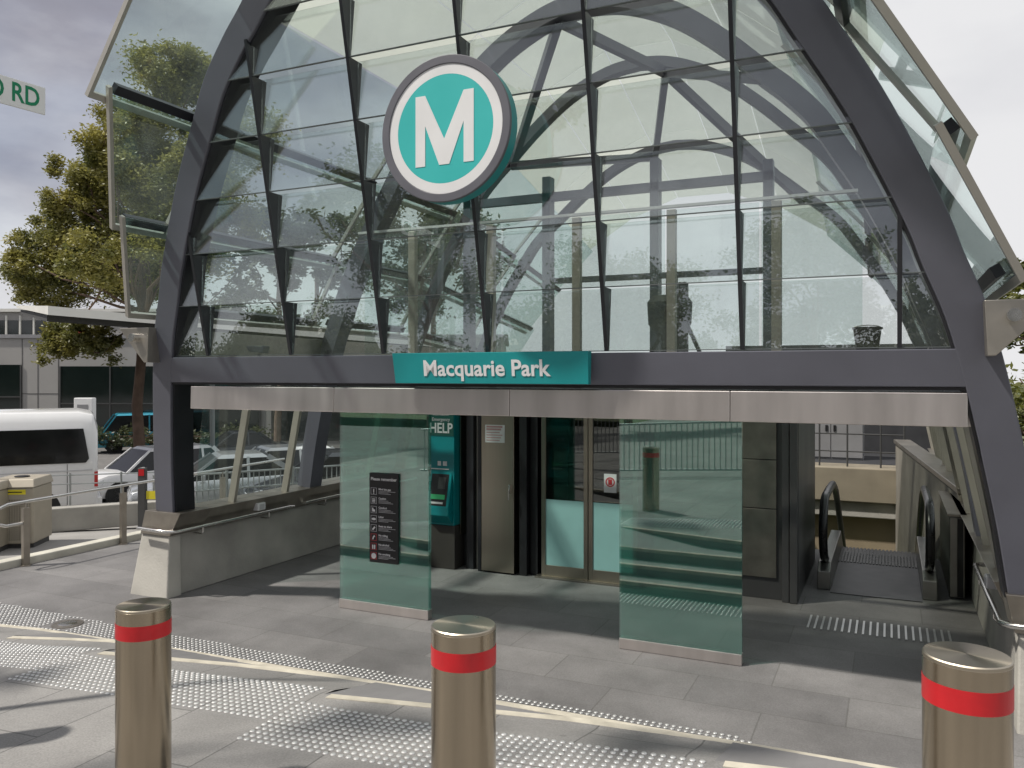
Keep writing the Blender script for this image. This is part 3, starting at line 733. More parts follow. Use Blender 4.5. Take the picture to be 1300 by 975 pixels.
m = MB(); m.box((-1.12, 9.74, 0), (-1.045, 9.815, 2.62)); m.box((-1.035, 9.72, 0), (-.955, 9.815, 2.62)); lb(m, 'corner_column', 'wall', bevel=.004)
# balustrade of posts and glass on the lobby roof
for x in [-5.57 + 1.12 * i for i in range(5)]:
    m = MB(); m.box((x - .05, 8.98, 2.46), (x + .05, 9.06, 4.42)); lb(m, 'roof_post', 'beigepost', bevel=.005)
m = MB(); m.box((-6.4, 8.99, 4.44), (-.30, 9.05, 4.47)); lb(m, 'roof_rail', 'white')
for i in range(6):
    m = MB(); x = -6.35 + 1.02 * i; m.box((x, 9.07, 2.72), (x + .99, 9.082, 4.43)); lb(m, 'roof_screen_glass', 'lowpane')
m = MB(); m.box((-6.4, 9.0, 2.40), (-.3, 9.1, 2.455)); lb(m, 'roof_deck', 'soffit')
for x in (-5.9, -4.6, -3.0, -1.5):
    m = MB(); m.box((x, 11.0, 2.705), (x + .12, 11.18, 5.6 - .12 * abs(x + 3.4))); lb(m, 'shaft_post', 'frame')
m = MB(); m.box((-5.9, 11.0, 5.1), (-1.38, 11.1, 5.22)); m.box((-4.6, 11.02, 3.9), (-1.38, 11.08, 3.98)); lb(m, 'shaft_beam', 'frame')
# machine on the deck
t2 = thing('roof_machine', 'dark machine with a round drum behind the glass, right of centre', 'machine', (-2.45, 9.9, 2.705)); t2.scale = (.72, .72, .8)
m = MB(); m.lathe([(.12, 0), (.16, .35), (.36, .62), (.38, .95), (.30, 1.05)], n=20); m.build('drum', 'soffit', t2, 40)
m = MB(); m.box((.16, -.1, 0), (.30, .1, 1.25)); m.box((-.05, -.1, 1.0), (.12, .1, 1.35)); m.build('motor', 'officedark', t2, bevel=.02)
m = MB(); m.bar((-.45, 0, 0), (-.1, 0, .5), .06, .06, (0, 1, 0)); m.bar((.6, 0, 0), (.2, 0, .8), .06, .06, (0, 1, 0)); m.build('strut', 'darkfin', t2)
# bucket and floodlight left on the ledge
t2 = thing('bucket', 'small black bucket left on the ledge behind the lower right glass', 'bucket', (-.16, 6.78, 2.745))
m = MB(); m.lathe([(.075, 0), (.10, .19), (.108, .19), (.108, .205), (.095, .205)], n=22); m.build('pail', 'black', t2, 40)
m = MB(); m.tube([(.108 * math.cos(a), -.02, .19 + .03 * math.sin(a)) for a in [math.pi * k / 8 for k in range(9)]], .004, 6); m.build('handle', 'steeldull', t2)
t2 = thing('floodlight', 'small grey floodlight behind the lower left glass above the beam', 'floodlight', (-6.15, 6.85, 2.745))
m = MB(); m.box((-.10, -.04, 0), (.10, .06, .012)); m.bar((0, 0, .012), (0, 0, .07), .03, .03, (0, 1, 0)); m.build('foot', 'steeldull', t2)
m = MB(); m.loft([[(-.11, -.05, .09), (.08, -.05, .07), (.08, .05, .07), (-.11, .05, .09)], [(-.13, -.07, .15), (.10, -.05, .15), (.10, .05, .15), (-.13, .07, .15)]]); m.build('head', 'cabinet', t2, bevel=.01)

# ------------------------------------------------------------------ help point
t = thing('help_point', 'tall teal emergency help point with HELP heading, behind the left glass screen', 'help point', (-5.44, 9.55, 0))
m = MB(); m.box((-.20, -.02, 0), (.20, .255, .575)); m.build('plinth', 'lobby', t, bevel=.006)
m = MB(); m.box((-.20, -.03, .58), (.20, .255, 2.38)); m.build('cabinet', 'tealhelp', t, bevel=.008)
m = MB(); m.prism([(-.17, -.031, .60), (-.17, -.14, .72), (-.17, -.14, .83), (-.17, -.031, 1.29)], (.34, 0, 0)); m.build('console', 'tealhelp', t, bevel=.01)
nrm = Vector((0, .109, .43)).normalized()
def cons(x0, z0, x1, z1, name, mat_, off=.003):
    m = MB(); f = lambda x, z: Vector((x, -.14 + .109 * (z - .83) / .46 - off, z))
    m.prism([f(x0, z0), f(x1, z0), f(x1, z1), f(x0, z1)], (0, .004, 0)); return m.build(name, mat_, t)
cons(-.13, .85, .13, 1.26, 'display', 'black'); cons(-.02, 1.07, .09, 1.22, 'speaker_grille', 'officedark', .006); cons(-.12, .935, .10, .995, 'call_label', 'green', .006)
cons(-.12, .875, .08, .90, 'call_note', 'ink', .006)
m = MB(); m.box((-.19, -.036, 1.77), (.19, -.031, 2.30)); m.build('header', 'darkgreen', t)
place(text_mb('HELP', .185, .004, .001, .86), (-.0, -.038, 1.865), *FRONT).build('lettering', 'white', t, fix=False)
place(text_mb('Emergency', .062, .001, .001), (.0, -.038, 1.985), *FRONT).build('lettering', 'ink', t, fix=False)
place(text_mb('Information', .052, .001, .001), (.0, -.038, 2.055), *FRONT).build('lettering', 'ink', t, fix=False)
m = MB(); m.box((-.05, -.036, 1.37), (.0, -.031, 1.43)); m.box((.03, -.036, 1.37), (.09, -.031, 1.43)); m.box((-.15, -.036, 1.32), (.12, -.031, 1.332)); m.build('symbol_row', 'white', t)
m = MB(); m.box((.215, .1, .45), (.23, .25, 2.4)); m.build('edge_strip', 'steelv', t)

# ------------------------------------------------------------------ escalator
t = thing('escalator', 'down escalator with black handrails and steel skirts at right', 'escalator', (-.16, 10.4, 0))
def eb(mb, name, m, **k): return mb.build(name, m, t, **k)
YD = 2.55; SL = math.tan(R(30))
for sx in (-1, 1):
    x = sx * .57
    pth = [(x, .02 + .0, .36)]
    for k in range(11):
        a = -math.pi * .5 - math.pi * k / 10
        pth.append((x, .42 + .40 * math.cos(a) * 1.0, .70 + .37 * math.sin(a) * -1 * -1))
    pth = [(x, .42 + .40 * math.cos(a), .70 + .38 * math.sin(a)) for a in [math.pi * 1.45 - math.pi * .95 * k / 12 for k in range(13)]]
    pth += [(x, 1.2, 1.08), (x, 1.8, 1.06), (x, 2.3, .93), (x, 2.8, .68), (x, 5.5, .68 - 2.7 * SL)]
    m = MB(); m.tube(pth, .050, 12); eb(m, 'handrail', 'rubber', smooth=40)
    gp = [(x, p[1], p[2] - .02) for p in pth[1:]] + [(x, 5.5, -1.3), (x, 2.75, .0), (x, .3, .28)]
    m = MB(); m.prism([(x - .006, p[1], p[2]) for p in gp], (.012, 0, 0)); eb(m, 'balustrade', 'balglass')
    m = MB(); m.prism([(x - .075, .12, .0), (x - .075, .12, .22), (x - .075, .30, .30), (x - .075, 2.5, .30), (x - .075, 5.5, .30 - 3.0 * SL), (x - .075, 5.5, -.3 - 3.0 * SL), (x - .075, 2.5, -.2)], (.15, 0, 0)); eb(m, 'skirt', 'escsteel', bevel=.01)
m = MB(); m.box((-.49, 0, 0), (.49, YD - .8, .006)); eb(m, 'floor_plate', 'plate')
m = MB()
for k in range(26): x = -.50 + k * .04; m.box((x, YD - .8, .0), (x + .022, YD - .06, .014))
eb(m, 'comb', 'rubber')
for i in range(8):
    y = YD - .05 + i * .40; z = -.0 - (0 if i < 1 else (i - 0) * .40 * SL)
    m = MB()
    for k in range(20): x = -.50 + k * .05; m.box((x, y, z - .24), (x + .03, y + .395, z - .006))
    m.box((-.51, y + .01, z - .25), (.51, y + .39, z - .02)); eb(m, 'escalator_step', 'rubber')
# newel box beside the right handrail
m = MB(); m.box((.78, .35, 0), (.94, 2.4, .94)); eb(m, 'side_casing', 'escsteel', bevel=.01)
m = MB(); m.box((.76, .33, .945), (.96, 2.4, .97)); eb(m, 'casing_cap', 'steeldull')
m = MB(); m.box((.86, .32, .02), (.92, .349, .92)); eb(m, 'dark_recess', 'black')
# directional bars on the floor in front of the escalator
t = thing('tactile_bars', 'row of raised steel guide bars on the floor before the escalator', 'tactile bars', (-.15, 9.1, 0))
m = MB(); m.box((-.010, -.24, 0), (.010, .24, .007)); bm_ = m.mesh('guide_bar', 'stud')
for k in range(21):
    o = bpy.data.objects.new('guide_bar', bm_); COL.objects.link(o); o.parent = t; o.location = (-.62 + k * .065, 0, 0)
# the void beyond
t = thing('escalator_hall', 'concrete hall end with lit tan beam beyond the escalator', 'hall wall', (0, 20, 0))
def hb(mb, name, m, **k):
    o = mb.build(name, m, t, **k); o.matrix_parent_inverse = Matrix.Translation((0, -20, 0)); return o
m = MB(); m.box((-2.4, 20.0, -.30), (.28, 21, .46)); hb(m, 'edge_beam', 'tanconcrete', bevel=.02)
m = MB(); m.box((-2.4, 20.12, -.66), (.4, 21, -.305)); hb(m, 'lower_beam', 'concrete', bevel=.02)
m = MB(); m.box((-2.4, 20.4, -1.7), (.5, 21, -.665)); hb(m, 'back_wall', 'browncon')
m = MB(); m.box((-2.5, 12.9, -1.7), (-2.402, 20.4, 0)); hb(m, 'shaft_wall', 'concrete')
m = MB(); m.prism([(.80, 11.9, -1.7), (.10, 20.1, -1.7), (.35, 20.1, -1.7), (.95, 11.9, -1.7)], (0, 0, 2.75)); hb(m, 'side_wall', 'shadedconcrete', bevel=.02)
m = MB(); m.prism([(.78, 11.9, 1.055), (.06, 20.1, 1.055), (.40, 20.1, 1.055), (1.1, 11.9, 1.055)], (0, 0, .08)); hb(m, 'side_ledge', 'steeldull', bevel=.01)
m = MB(); m.box((-2.4, 21, .44), (1.3, 27, .46)); hb(m, 'upper_floor', 'soffit')
m = MB(); m.box((-4.4, 24.5, .46), (2.6, 24.7, 3.4)); hb(m, 'rear_wall', 'soffit')
t = thing('hall_railing', 'thin dark railing in front of the grey cabinets', 'railing', (0, 20.3, .46))
m = MB()
for z in (.35, .75, 1.05): m.tube([(-2.3, 0, z), (.3, 0, z)], .016, 8)
m.build('rail', 'officedark', t)
for x in (-2.2, -1.5, -.9, -.2, .28):
    m = MB(); m.tube([(x, 0, 0), (x, 0, 1.05)], .02, 8); m.build('post', 'officedark', t)
t = thing('equipment_cabinet', 'grey double door cabinet behind the hall railing', 'cabinet', (-1.35, 22.2, .46))
m = MB(); m.box((-.75, -.3, 0), (.75, .3, 1.35)); m.build('carcass', 'cabinet', t, bevel=.01)
for x in (-.73, .01):
    m = MB(); m.box((x, -.325, .05), (x + .72, -.302, 1.30)); d_ = m.build('door', 'cabinet', t, bevel=.005)
    m = MB(); m.box((x + (.60 if x < 0 else .05), -.345, .7), (x + (.66 if x < 0 else .11), -.326, .85)); m.build('handle', 'black', d_)

# ------------------------------------------------------------------ left foreground street furniture
t = thing('handrail', 'free standing steel handrail with looped end on two posts, far left', 'handrail', (-10.62, 7.3, 0))
inv = Matrix.Translation((10.62, -7.3, 0))
lp = [(-10.62, 7.25, .58), (-10.62, 7.02, .58), (-10.62, 6.92, .62), (-10.62, 6.88, .72), (-10.62, 6.93, .82), (-10.62, 7.05, .86), (-10.62, 8.0, .88), (-10.62, 10.5, .92), (-10.62, 12.5, .95)]
m = MB(); m.tube(lp, .022, 12); o = m.build('rail', 'railsteel', t, smooth=40); o.matrix_parent_inverse = inv
for y in (7.3, 8.85, 10.9):
    m = MB(); m.box((-10.645, y - .045, -.02), (-10.595, y + .045, .78)); m.tube([(-10.62, y, .78), (-10.62, y, .87)], .012, 8); m.lathe([(.09, 0), (.09, .012)], (-10.62, y, 0), 4)
    o = m.build('post', 'steeldull', t); o.matrix_parent_inverse = inv
def bin_unit(u, z, label, stick):
    p = at(u, z, 0); p.z = zroad(p.x, p.y) + .02
    t = thing('bin_enclosure', label, 'bin enclosure', p, R(24.8 + 8), 'beige perforated bin enclosures')
    m = MB(); m.box((-.31, -.35, .06), (.31, .35, .92)); m.build('body', 'binbeige', t, bevel=.02)
    m = MB(); m.loft([[(-.33, -.37, .925), (.33, -.37, .925), (.33, .37, .925), (-.33, .37, .925)], [(-.30, -.30, 1.05), (.30, -.30, 1.05), (.30, .34, 1.05), (-.30, .34, 1.05)]]); m.build('lid', 'binbeige', t, bevel=.015)
    m = MB()
    for i in range(15):
        for j in range(20): m.box((-.255 + i * .036, -.353, .12 + j * .032), (-.238 + i * .036, -.3505, .135 + j * .032))
    m.build('perforation', 'officedark', t)
    m = MB(); m.box((-.20, -.356, .82), (.20, -.3505, .895)); s_ = m.build('label_strip', stick, t)
    m = MB(); m.box((-.16, -.3585, .85), (.15, -.3565, .865)); m.build('label_print', 'black', s_)
    m = MB(); m.box((-.29, -.28, -.02), (.29, .28, .06)); m.build('foot', 'officedark', t)
    m = MB(); m.lathe([(.10, 1.05), (.11, 1.065), (.09, 1.07)], (0, 0, 0), 20); m.build('chute', 'black', t)
bin_unit(28, 12.9, 'beige perforated bin enclosure with a yellow label', 'yellow'); bin_unit(-26, 12.3, 'beige perforated bin enclosure with a red label, at the left edge', 'inkred')
# low retaining wall and cable fence behind it
a, b = at(20, 14.2, 0), at(210, 15.6, 0)
t = tag(MB().bar((a.x, a.y, .02), (b.x, b.y, -.02), .3, .42).build('retaining_wall', 'concrete', bevel=.02), 'low rough concrete retaining wall behind the handrail', 'low wall')
t = thing('cable_fence', 'thin two-wire fence in front of the white minibus', 'fence', (a.x, a.y, 0))
inv = Matrix.Translation((-a.x, -a.y, 0)); m = MB(); m2 = MB()
pa, pb2 = at(20, 14.4, 0), at(215, 15.8, 0)
for z in (.62, .78): m.tube([(pa.x, pa.y, z), (pb2.x, pb2.y, z - .08)], .012, 6)
o = m.build('wire', 'fence', t); o.matrix_parent_inverse = inv
for k in range(4):
    p = pa.lerp(pb2, k / 3); m = MB(); m.tube([(p.x, p.y, .1), (p.x, p.y, .82 - .03 * k)], .018, 8); o = m.build('post', 'fence', t); o.matrix_parent_inverse = inv
# vertical bar fence seen through the left side glass
pa, pb2 = at(196, 15.6, 0), at(520, 18.5, 0)
t = thing('bar_fence', 'galvanised fence of thin vertical bars between station and parked cars', 'fence', (pa.x, pa.y, -.3))
inv = Matrix.Translation((-pa.x, -pa.y, .3)); dirv = (pb2 - pa); ln = dirv.length; dirv.normalize()
m = MB()
for z in (-.30, .30, .62): m.tube([(pa.x, pa.y, z), (pb2.x, pb2.y, z)], .02, 8)
o = m.build('rail', 'fence', t); o.matrix_parent_inverse = inv
m = MB(); k = 0
while k * .11 < ln: p = pa + dirv * (k * .11); m.box((p.x - .008, p.y - .008, -.28), (p.x + .008, p.y + .008, .60)); k += 1
o = m.build('bar', 'fence', t); o.matrix_parent_inverse = inv; o['kind'] = 'stuff'
for k in range(5):
    p = pa + dirv * (ln * k / 4); m = MB(); m.tube([(p.x, p.y, -.6), (p.x, p.y, .66)], .03, 10); o = m.build('post', 'fence', t); o.matrix_parent_inverse = inv
p = at(181, 15.0, 0)
t = thing('marker_post', 'dark marker post with red top and yellow plate by the left pier', 'marker post', (p.x, p.y, -.25), A_)
m = MB(); m.box((-.07, -.05, 0), (.07, .05, 1.12)); m.build('post', 'officedark', t, bevel=.01)
m = MB(); m.box((-.05, -.056, .98), (.05, -.0505, 1.10)); m.build('red_reflector', 'red', t)
m = MB(); m.box((.08, -.03, .55), (.26, -.02, .70)); m.build('yellow_plate', 'yellow', t)
# street name sign at the top left
p1 = Vector((-3.42, 6.0)); e = Vector((.16, .27)).normalized()
W3 = lambda xc, z, Z: Vector((xc * CA - z * SA, xc * SA + z * CA, Z))
org = W3(p1.x, p1.y, 4.59); ex = (W3(p1.x + e.x, p1.y + e.y, 0) - W3(p1.x, p1.y, 0)).normalized(); ey = Vector((0, 0, 1))
t = thing('street_sign', 'white street name plate with green letters reading O RD', 'street sign', org)
inv = Matrix.Translation(-org)
m = MB(); m.box((-.95, -.10, -.006), (0, .10, .006)); place(m, org, ex, ey); o = m.build('plate', 'white', t, bevel=.004); o.matrix_parent_inverse = inv
m = text_mb('O RD', .19, .003, .001, .80, 'RIGHT'); place(m, org + ex * -.04 + ex.cross(ey) * .0075, ex, ey); o = m.build('lettering', 'signgreen', t, fix=False); o.matrix_parent_inverse = inv
m = MB(); pp = org + ex * -1.0; m.tube([(pp.x, pp.y, .2), (pp.x, pp.y, 4.8)], .04, 14); o = m.build('post', 'fence', t, smooth=40); o.matrix_parent_inverse = inv

# ------------------------------------------------------------------ vehicles
def wheel(t, x, y, r, side):
    m = MB(); w = .2
    prof = [(r * .62, -w / 2), (r * .96, -w / 2), (r, -w / 2 + .03), (r, w / 2 - .03), (r * .96, w / 2), (r * .62, w / 2)]
    def turn(mb): mb.v = [(v[0] + x, v[2] + y, v[1] + r) for v in mb.v]; return mb
    wo = turn(MB().lathe(prof, n=24)).build('wheel', 'tyre', t, 40)
    m = MB(); yy = side * w / 2 * .7
    for k in range(5):
        a = 2 * math.pi * k / 5; m.bar((x, y + yy + side * .02, r), (x + r * .6 * math.cos(a), y + yy + side * .02, r + r * .6 * math.sin(a)), .09, .02, (0, 1, 0))
    m.build('rim', 'rim', wo)
def car(loc, rz, L_, W_, Ht, paint, label, kind='sedan', group='parked cars', name='parked_car'):
    """front towards -x"""
    t = thing(name, label, 'van' if kind == 'van' else 'car', loc, rz, group); hl = L_ / 2; hw = W_ / 2; r = .33 if kind != 'suv' else .36
    belt = Ht * (.60 if kind != 'van' else .48)
    if kind == 'sedan': top = [(-hl, .55), (-hl + .08, .68), (-hl + .6, .80), (-hl + 1.25, belt), (0, belt + .02), (hl - .95, belt + .05), (hl - .15, belt), (hl, .62)]; cab = (-hl + 1.2, -hl + 1.95, hl - 1.45, hl - .65)
    elif kind == 'suv': top = [(-hl, .62), (-hl + .08, .82), (-hl + .55, .98), (-hl + 1.15, belt), (0, belt + .02), (hl - .6, belt + .05), (hl - .12, belt), (hl, .72)]; cab = (-hl + 1.05, -hl + 1.8, hl - .75, hl - .18)
    else: top = [(-hl, .6), (-hl + .1, .95), (-hl + .3, belt + .08), (-hl + .6, belt + .1), (0, belt + .1), (hl - .2, belt + .1), (hl - .05, belt + .1), (hl, .7)]; cab = (-hl + .25, -hl + .95, hl - .12, hl - .03)
    secs = []
    for i, (x, z) in enumerate(top):
        w = hw * (.84 if i in (0, len(top) - 1) else .95 if i in (1, len(top) - 2) else 1.)
        zb = .30 if 0 < i < len(top) - 1 else .42
        secs.append([(x, -w * .93, zb), (x, -w, zb + (z - zb) * .35), (x, -w, zb + (z - zb) * .75), (x, -w * .92, z), (x, 0, z + .03), (x, w * .92, z), (x, w, zb + (z - zb) * .75), (x, w, zb + (z - zb) * .35), (x, w * .93, zb), (x, 0, zb - .04)])
    b = MB(); b.loft(secs); bo = b.build('body', paint, t, 50, bevel=.02)
    bx0, tx0, tx1, bx1 = cab; zb = belt - .02; zt = Ht - .06; bw = hw * .915; tw = hw * (.74 if kind != 'van' else .86)
    lo = [(bx0, -bw, zb), (bx1, -bw, zb), (bx1, bw, zb), (bx0, bw, zb)]; hi = [(tx0, -tw, zt), (tx1, -tw, zt), (tx1, tw, zt), (tx0, tw, zt)]
    MB().loft([lo, hi]).build('windows', 'carglass', t, bevel=.03)
    k = .03
    MB().loft([[(tx0 - k, -tw - k, zt - .03), (tx1 + k, -tw - k, zt - .03), (tx1 + k, tw + k, zt - .03), (tx0 - k, tw + k, zt - .03)], [(tx0 + .12, -tw + .10, Ht), (tx1 - .1, -tw + .10, Ht), (tx1 - .1, tw - .10, Ht), (tx0 + .12, tw - .10, Ht)]]).build('roof', paint, t, bevel=.02)
    for s in (-1, 1):
        xm = (bx0 + bx1) / 2 + .1
        for a_, b_, w_, d_ in (((bx0, s * bw, zb), (tx0, s * tw, zt), .06, .05), ((bx1, s * bw, zb), (tx1, s * tw, zt), .13 if kind != 'van' else .08, .05),
                               ((xm, s * (bw + .004), zb), (xm, s * (tw + .004), zt), .07, .03), ((hl - 1.1, s * (bw + .004), zb), (hl - 1.1, s * (tw + .004), zt), .07, .03)):
            if a_[0] == hl - 1.1 and kind != 'suv': continue
            MB().bar(a_, b_, w_, d_, (0, s, 0)).build('pillar', paint, t)
    for s in (-1, 1):
        for x in (-hl + .85, hl - .85):
            wheel(t, x, s * (hw - .09), r, s)
            m = MB(); m.tube([(x, s * (hw - .02), r), (x, s * (hw + .004), r)], r + .06, 24); m.build('wheel_arch', 'tyre', t)
        m = MB(); m.loft([[(-hl + .05, s * hw * .55, .66 if kind == 'sedan' else .78), (-hl + .05, s * hw * .84, .66 if kind == 'sedan' else .78), (-hl + .40, s * hw * .97, .74 if kind == 'sedan' else .86)], [(-hl + .04, s * hw * .55, .58 if kind == 'sedan' else .66), (-hl + .04, s * hw * .85, .58 if kind == 'sedan' else .66), (-hl + .38, s * hw * 1.0, .64 if kind == 'sedan' else .72)]]); m.build('headlight', 'lamp', t)
        m = MB(); z_ = belt - .22; m.box((hl - .18, s * hw * .985 - .04, z_), (hl - .01, s * hw * .985 + .04 * 0 + .0 if s < 0 else s * hw * .985, z_ + .18)); m.build('tail_light', 'tail', t)
        m = MB(); m.loft([[(bx0 + .38, s * (bw + .02), zb + .04), (bx0 + .50, s * (bw + .02), zb + .04), (bx0 + .50, s * (bw + .02), zb + .16), (bx0 + .38, s * (bw + .02), zb + .16)], [(bx0 + .36, s * (bw + .22), zb + .05), (bx0 + .46, s * (bw + .22), zb + .05), (bx0 + .46, s * (bw + .22), zb + .18), (bx0 + .36, s * (bw + .22), zb + .18)]]); m.build('mirror', paint, t, bevel=.02)
    return t
def gpos(u, z):
    p = at(u, z, 0); return (p.x, p.y, zroad(p.x, p.y))
# white minibus: high roof, long dark window band
p = gpos(-71, 16.); p = (p[0], p[1], -.42); t = thing('minibus', 'white minibus with dark windows, cut by the left edge', 'minibus', p, A_ + R(29))
L_, hw, Ht = 5.3, .95, 2.28; hl = L_ / 2
secs = []
for x, zt_, w in ((-hl, 1.1, .80), (-hl + .15, 1.35, .9), (-hl + .9, 2.15, .94), (-hl + 1.3, Ht, .95), (hl - .35, Ht, .95), (hl - .08, Ht - .06, .94), (hl, Ht - .28, .88)):
    secs.append([(x, -w * .9, .28), (x, -w, .45), (x, -w, .28 + (zt_ - .28) * .48), (x, -w * .95, zt_ - .22), (x, -w * .80, zt_ - .03), (x, 0, zt_ + .02), (x, w * .80, zt_ - .03), (x, w * .95, zt_ - .22), (x, w, .28 + (zt_ - .28) * .48), (x, w, .45), (x, w * .9, .28)])
MB().loft(secs).build('body', 'carwhite', t, 50, bevel=.03)
for s in (-1, 1):
    m = MB(); f = lambda x, z: Vector((x, s * (.962 - .042 * (z - 1.25)), z))
    m.prism([f(-hl + 1.2, 1.26), f(hl - .22, 1.24), f(hl - .16, 1.32), f(hl - .26, 1.92), f(-hl + 1.5, 1.92)], (0, s * .006, 0)); m.build('side_window', 'carglass', t, bevel=.004)
    for x in (-hl + .95, hl - 1.05):
        wheel(t, x, s * (.95 - .09), .34, s); m = MB(); m.tube([(x, s * .93, .34), (x, s * .954, .34)], .40, 24); m.build('wheel_arch', 'tyre', t)
    m = MB(); m.box((hl - .10, s * .90 - .03, .75), (hl - .0, s * .90 + .03, 1.05)); m.build('tail_light', 'tail', t)
    m = MB(); m.box((-hl + 1.0, s * .955 - .004, 1.08), (hl - .1, s * .955 + .004, 1.10)); m.build('trim_line', 'ink', t)
    for xs_ in (-.55, .75, 2.1):
        m = MB(); m.box((xs_, s * .952 - .003, .42), (xs_ + .012, s * .952 + .003, 1.22)); m.build('panel_seam', 'officedark', t)
    m = MB(); m.box((-.75, s * .956 - .008, 1.13), (-.6, s * .956 + .012, 1.17)); m.build('door_handle', 'black', t)
m = MB(); m.box((hl - .02, -.8, .30), (hl + .08, .8, .52)); m.build('bumper', 'carwhite', t, bevel=.02)
def cpos(u, z): return gpos(u, z)
car(cpos(198, 25.8), A_ + R(46), 4.55, 1.86, 1.66, 'carwhite', 'white four wheel drive with dark windows behind the minibus', 'suv')
car(cpos(290, 20.6), A_ + R(26), 4.6, 1.82, 1.45, 'carsilver', 'silver saloon seen through the left side glass, nearest the bar fence', 'sedan')
car(cpos(352, 26.5), A_ + R(32), 4.6, 1.84, 1.68, 'carwhite', 'white car behind the silver saloon, seen through the side glass', 'suv')
car(cpos(428, 20.4), A_ + R(24), 4.6, 1.82, 1.5, 'cardark', 'dark saloon seen through the side glass next to the left screen', 'sedan')
car(cpos(182, 43.5), A_ + R(30), 4.6, 1.8, 2.0, 'carblue', 'bright blue van behind the tree trunk near the office', 'van', 'vans near the office', 'parked_van')
car(cpos(300, 37), A_ + R(30), 4.5, 1.8, 1.5, 'cardark', 'dark car parked farthest back, seen through the side glass', 'sedan')

# ------------------------------------------------------------------ background buildings
def cam_box(mb, u0, u1, z, d, Z0_, Z1_):
    """box whose face is square to the view axis, face at depth z"""
    x0, x1 = (u0 - 650) / FPX * z, (u1 - 650) / FPX * z
    vs = [W3(x, zz, Z) for Z in (Z0_, Z1_) for (x, zz) in ((x0, z), (x1, z), (x1, z + d), (x0, z + d))]
    mb.add(vs, [(0, 3, 2, 1), (4, 5, 6, 7), (0, 1, 5, 4), (1, 2, 6, 5), (2, 3, 7, 6), (3, 0, 4, 7)]); return mb
o0 = W3(-20, 45, -1.4)
t = thing('office_building', 'low grey panelled office with long dark windows behind the cars', 'office building', o0)
inv = Matrix.Translation(-o0)
def ob(mb, name, m, **k): o = mb.build(name, m, t, **k); o.matrix_parent_inverse = inv; return o
ob(cam_box(MB(), -300, 640, 45.3, 14, -1.6, 4.55), 'wall', 'office'); ob(cam_box(MB(), -305, 645, 45.2, 14.3, 4.55, 4.75), 'roof_edge', 'cabinet')
for u0, u1, y0, y1 in ((-260, 26, 463, 545), (76, 330, 465, 560), (345, 600, 465, 560)):
    Za, Zb = EYE - (y1 - 474) / FPX * 45, EYE - (y0 - 474) / FPX * 45
    w_ = ob(cam_box(MB(), u0, u1, 45.26, .05, Za, Zb), 'window', 'officeglass')
    fr = MB(); n_ = int((u1 - u0) / 62)
    for k in range(n_ + 1):
        uu = u0 + (u1 - u0) * k / max(1, n_); cam_box(fr, uu - .8, uu + .8, 45.22, .04, Za, Zb)
    cam_box(fr, u0, u1, 45.22, .038, (Za + Zb) / 2 - .03, (Za + Zb) / 2 + .03); o = fr.build('mullions', 'officedark', w_); o.matrix_parent_inverse = Matrix.Identity(4); o.parent = w_
    o.matrix_parent_inverse = Matrix.Identity(4)
jm = MB()
for uu in (28, 48, 74, 140, 210): cam_box(jm, uu - .35, uu + .35, 45.285, .02, 2.95 if uu > 75 else -1.4, 4.5)
for y in (500, 520, 540): cam_box(jm, 28, 74, 45.286, .02, EYE - (y - 474) / FPX * 45 - .015, EYE - (y - 474) / FPX * 45 + .015)
ob(jm, 'panel_joint', 'officedark')
o1 = W3(-40, 68, -1.4); t = thing('far_hall', 'pale grey hall with a strip of clerestory windows above the office roof', 'building', o1); inv = Matrix.Translation(-o1)
ob(cam_box(MB(), -200, 215, 68, 16, -1.6, 7.7), 'wall', 'office'); ob(cam_box(MB(), -205, 220, 67.7, 17, 7.7, 7.95), 'roof_edge', 'roofwhite')
for k in range(10):
    u0 = -60 + k * 17.5; ob(cam_box(MB(), u0, u0 + 13, 67.95, .06, 5.6, 7.0), 'window', 'officeglass')
    ob(cam_box(MB(), u0 + 14, u0 + 16, 67.85, .15, 4.5, 7.4), 'pilaster', 'roofwhite')
ob(cam_box(MB(), 95, 125, 67.9, .1, 5.6, 6.1), 'red_panel', 'inkred')
# long white canopy roof reaching past the station
a = W3((61 - 650) / FPX * 20, 20, 0); dv = W3(.293, 1, 0) - W3(0, 0, 0); dv.normalize(); nv = Vector((-dv.y, dv.x, 0))
t = thing('canopy_roof', 'long white flat canopy roof with a dark underside beyond the left arch leg', 'canopy', a)
def cb(mb, name, m, **k): o = mb.build(name, m, t, **k); o.matrix_parent_inverse = Matrix.Translation(-a); return o
wv = W3(-4.4, 6, 0) - W3(0, 0, 0); P_ = lambda s, w, z: a + dv * s + wv * (w / 5.5) + Vector((0, 0, z + .5 * w / 5.5))
cb(MB().loft([[P_(0, 0, 4.03), P_(0, 5.5, 4.18), P_(0, 5.5, 4.25), P_(0, 0, 4.25)], [P_(36, 0, 4.03), P_(36, 5.5, 4.18), P_(36, 5.5, 4.25), P_(36, 0, 4.25)]]), 'roof_deck', 'roofwhite')
cb(MB().loft([[P_(.1, .6, 3.86), P_(.1, 5.2, 4.0), P_(.1, 5.2, 4.13), P_(.1, .6, 4.03)], [P_(36, .6, 3.86), P_(36, 5.2, 4.0), P_(36, 5.2, 4.13), P_(36, .6, 4.03)]]), 'underside', 'officedark')
for s in (8, 16, 24, 32):
    cb(MB().tube([P_(s, 2.6, -1.5), P_(s, 2.6, 4.1)], .09, 12), 'column', 'cabinet', smooth=40)
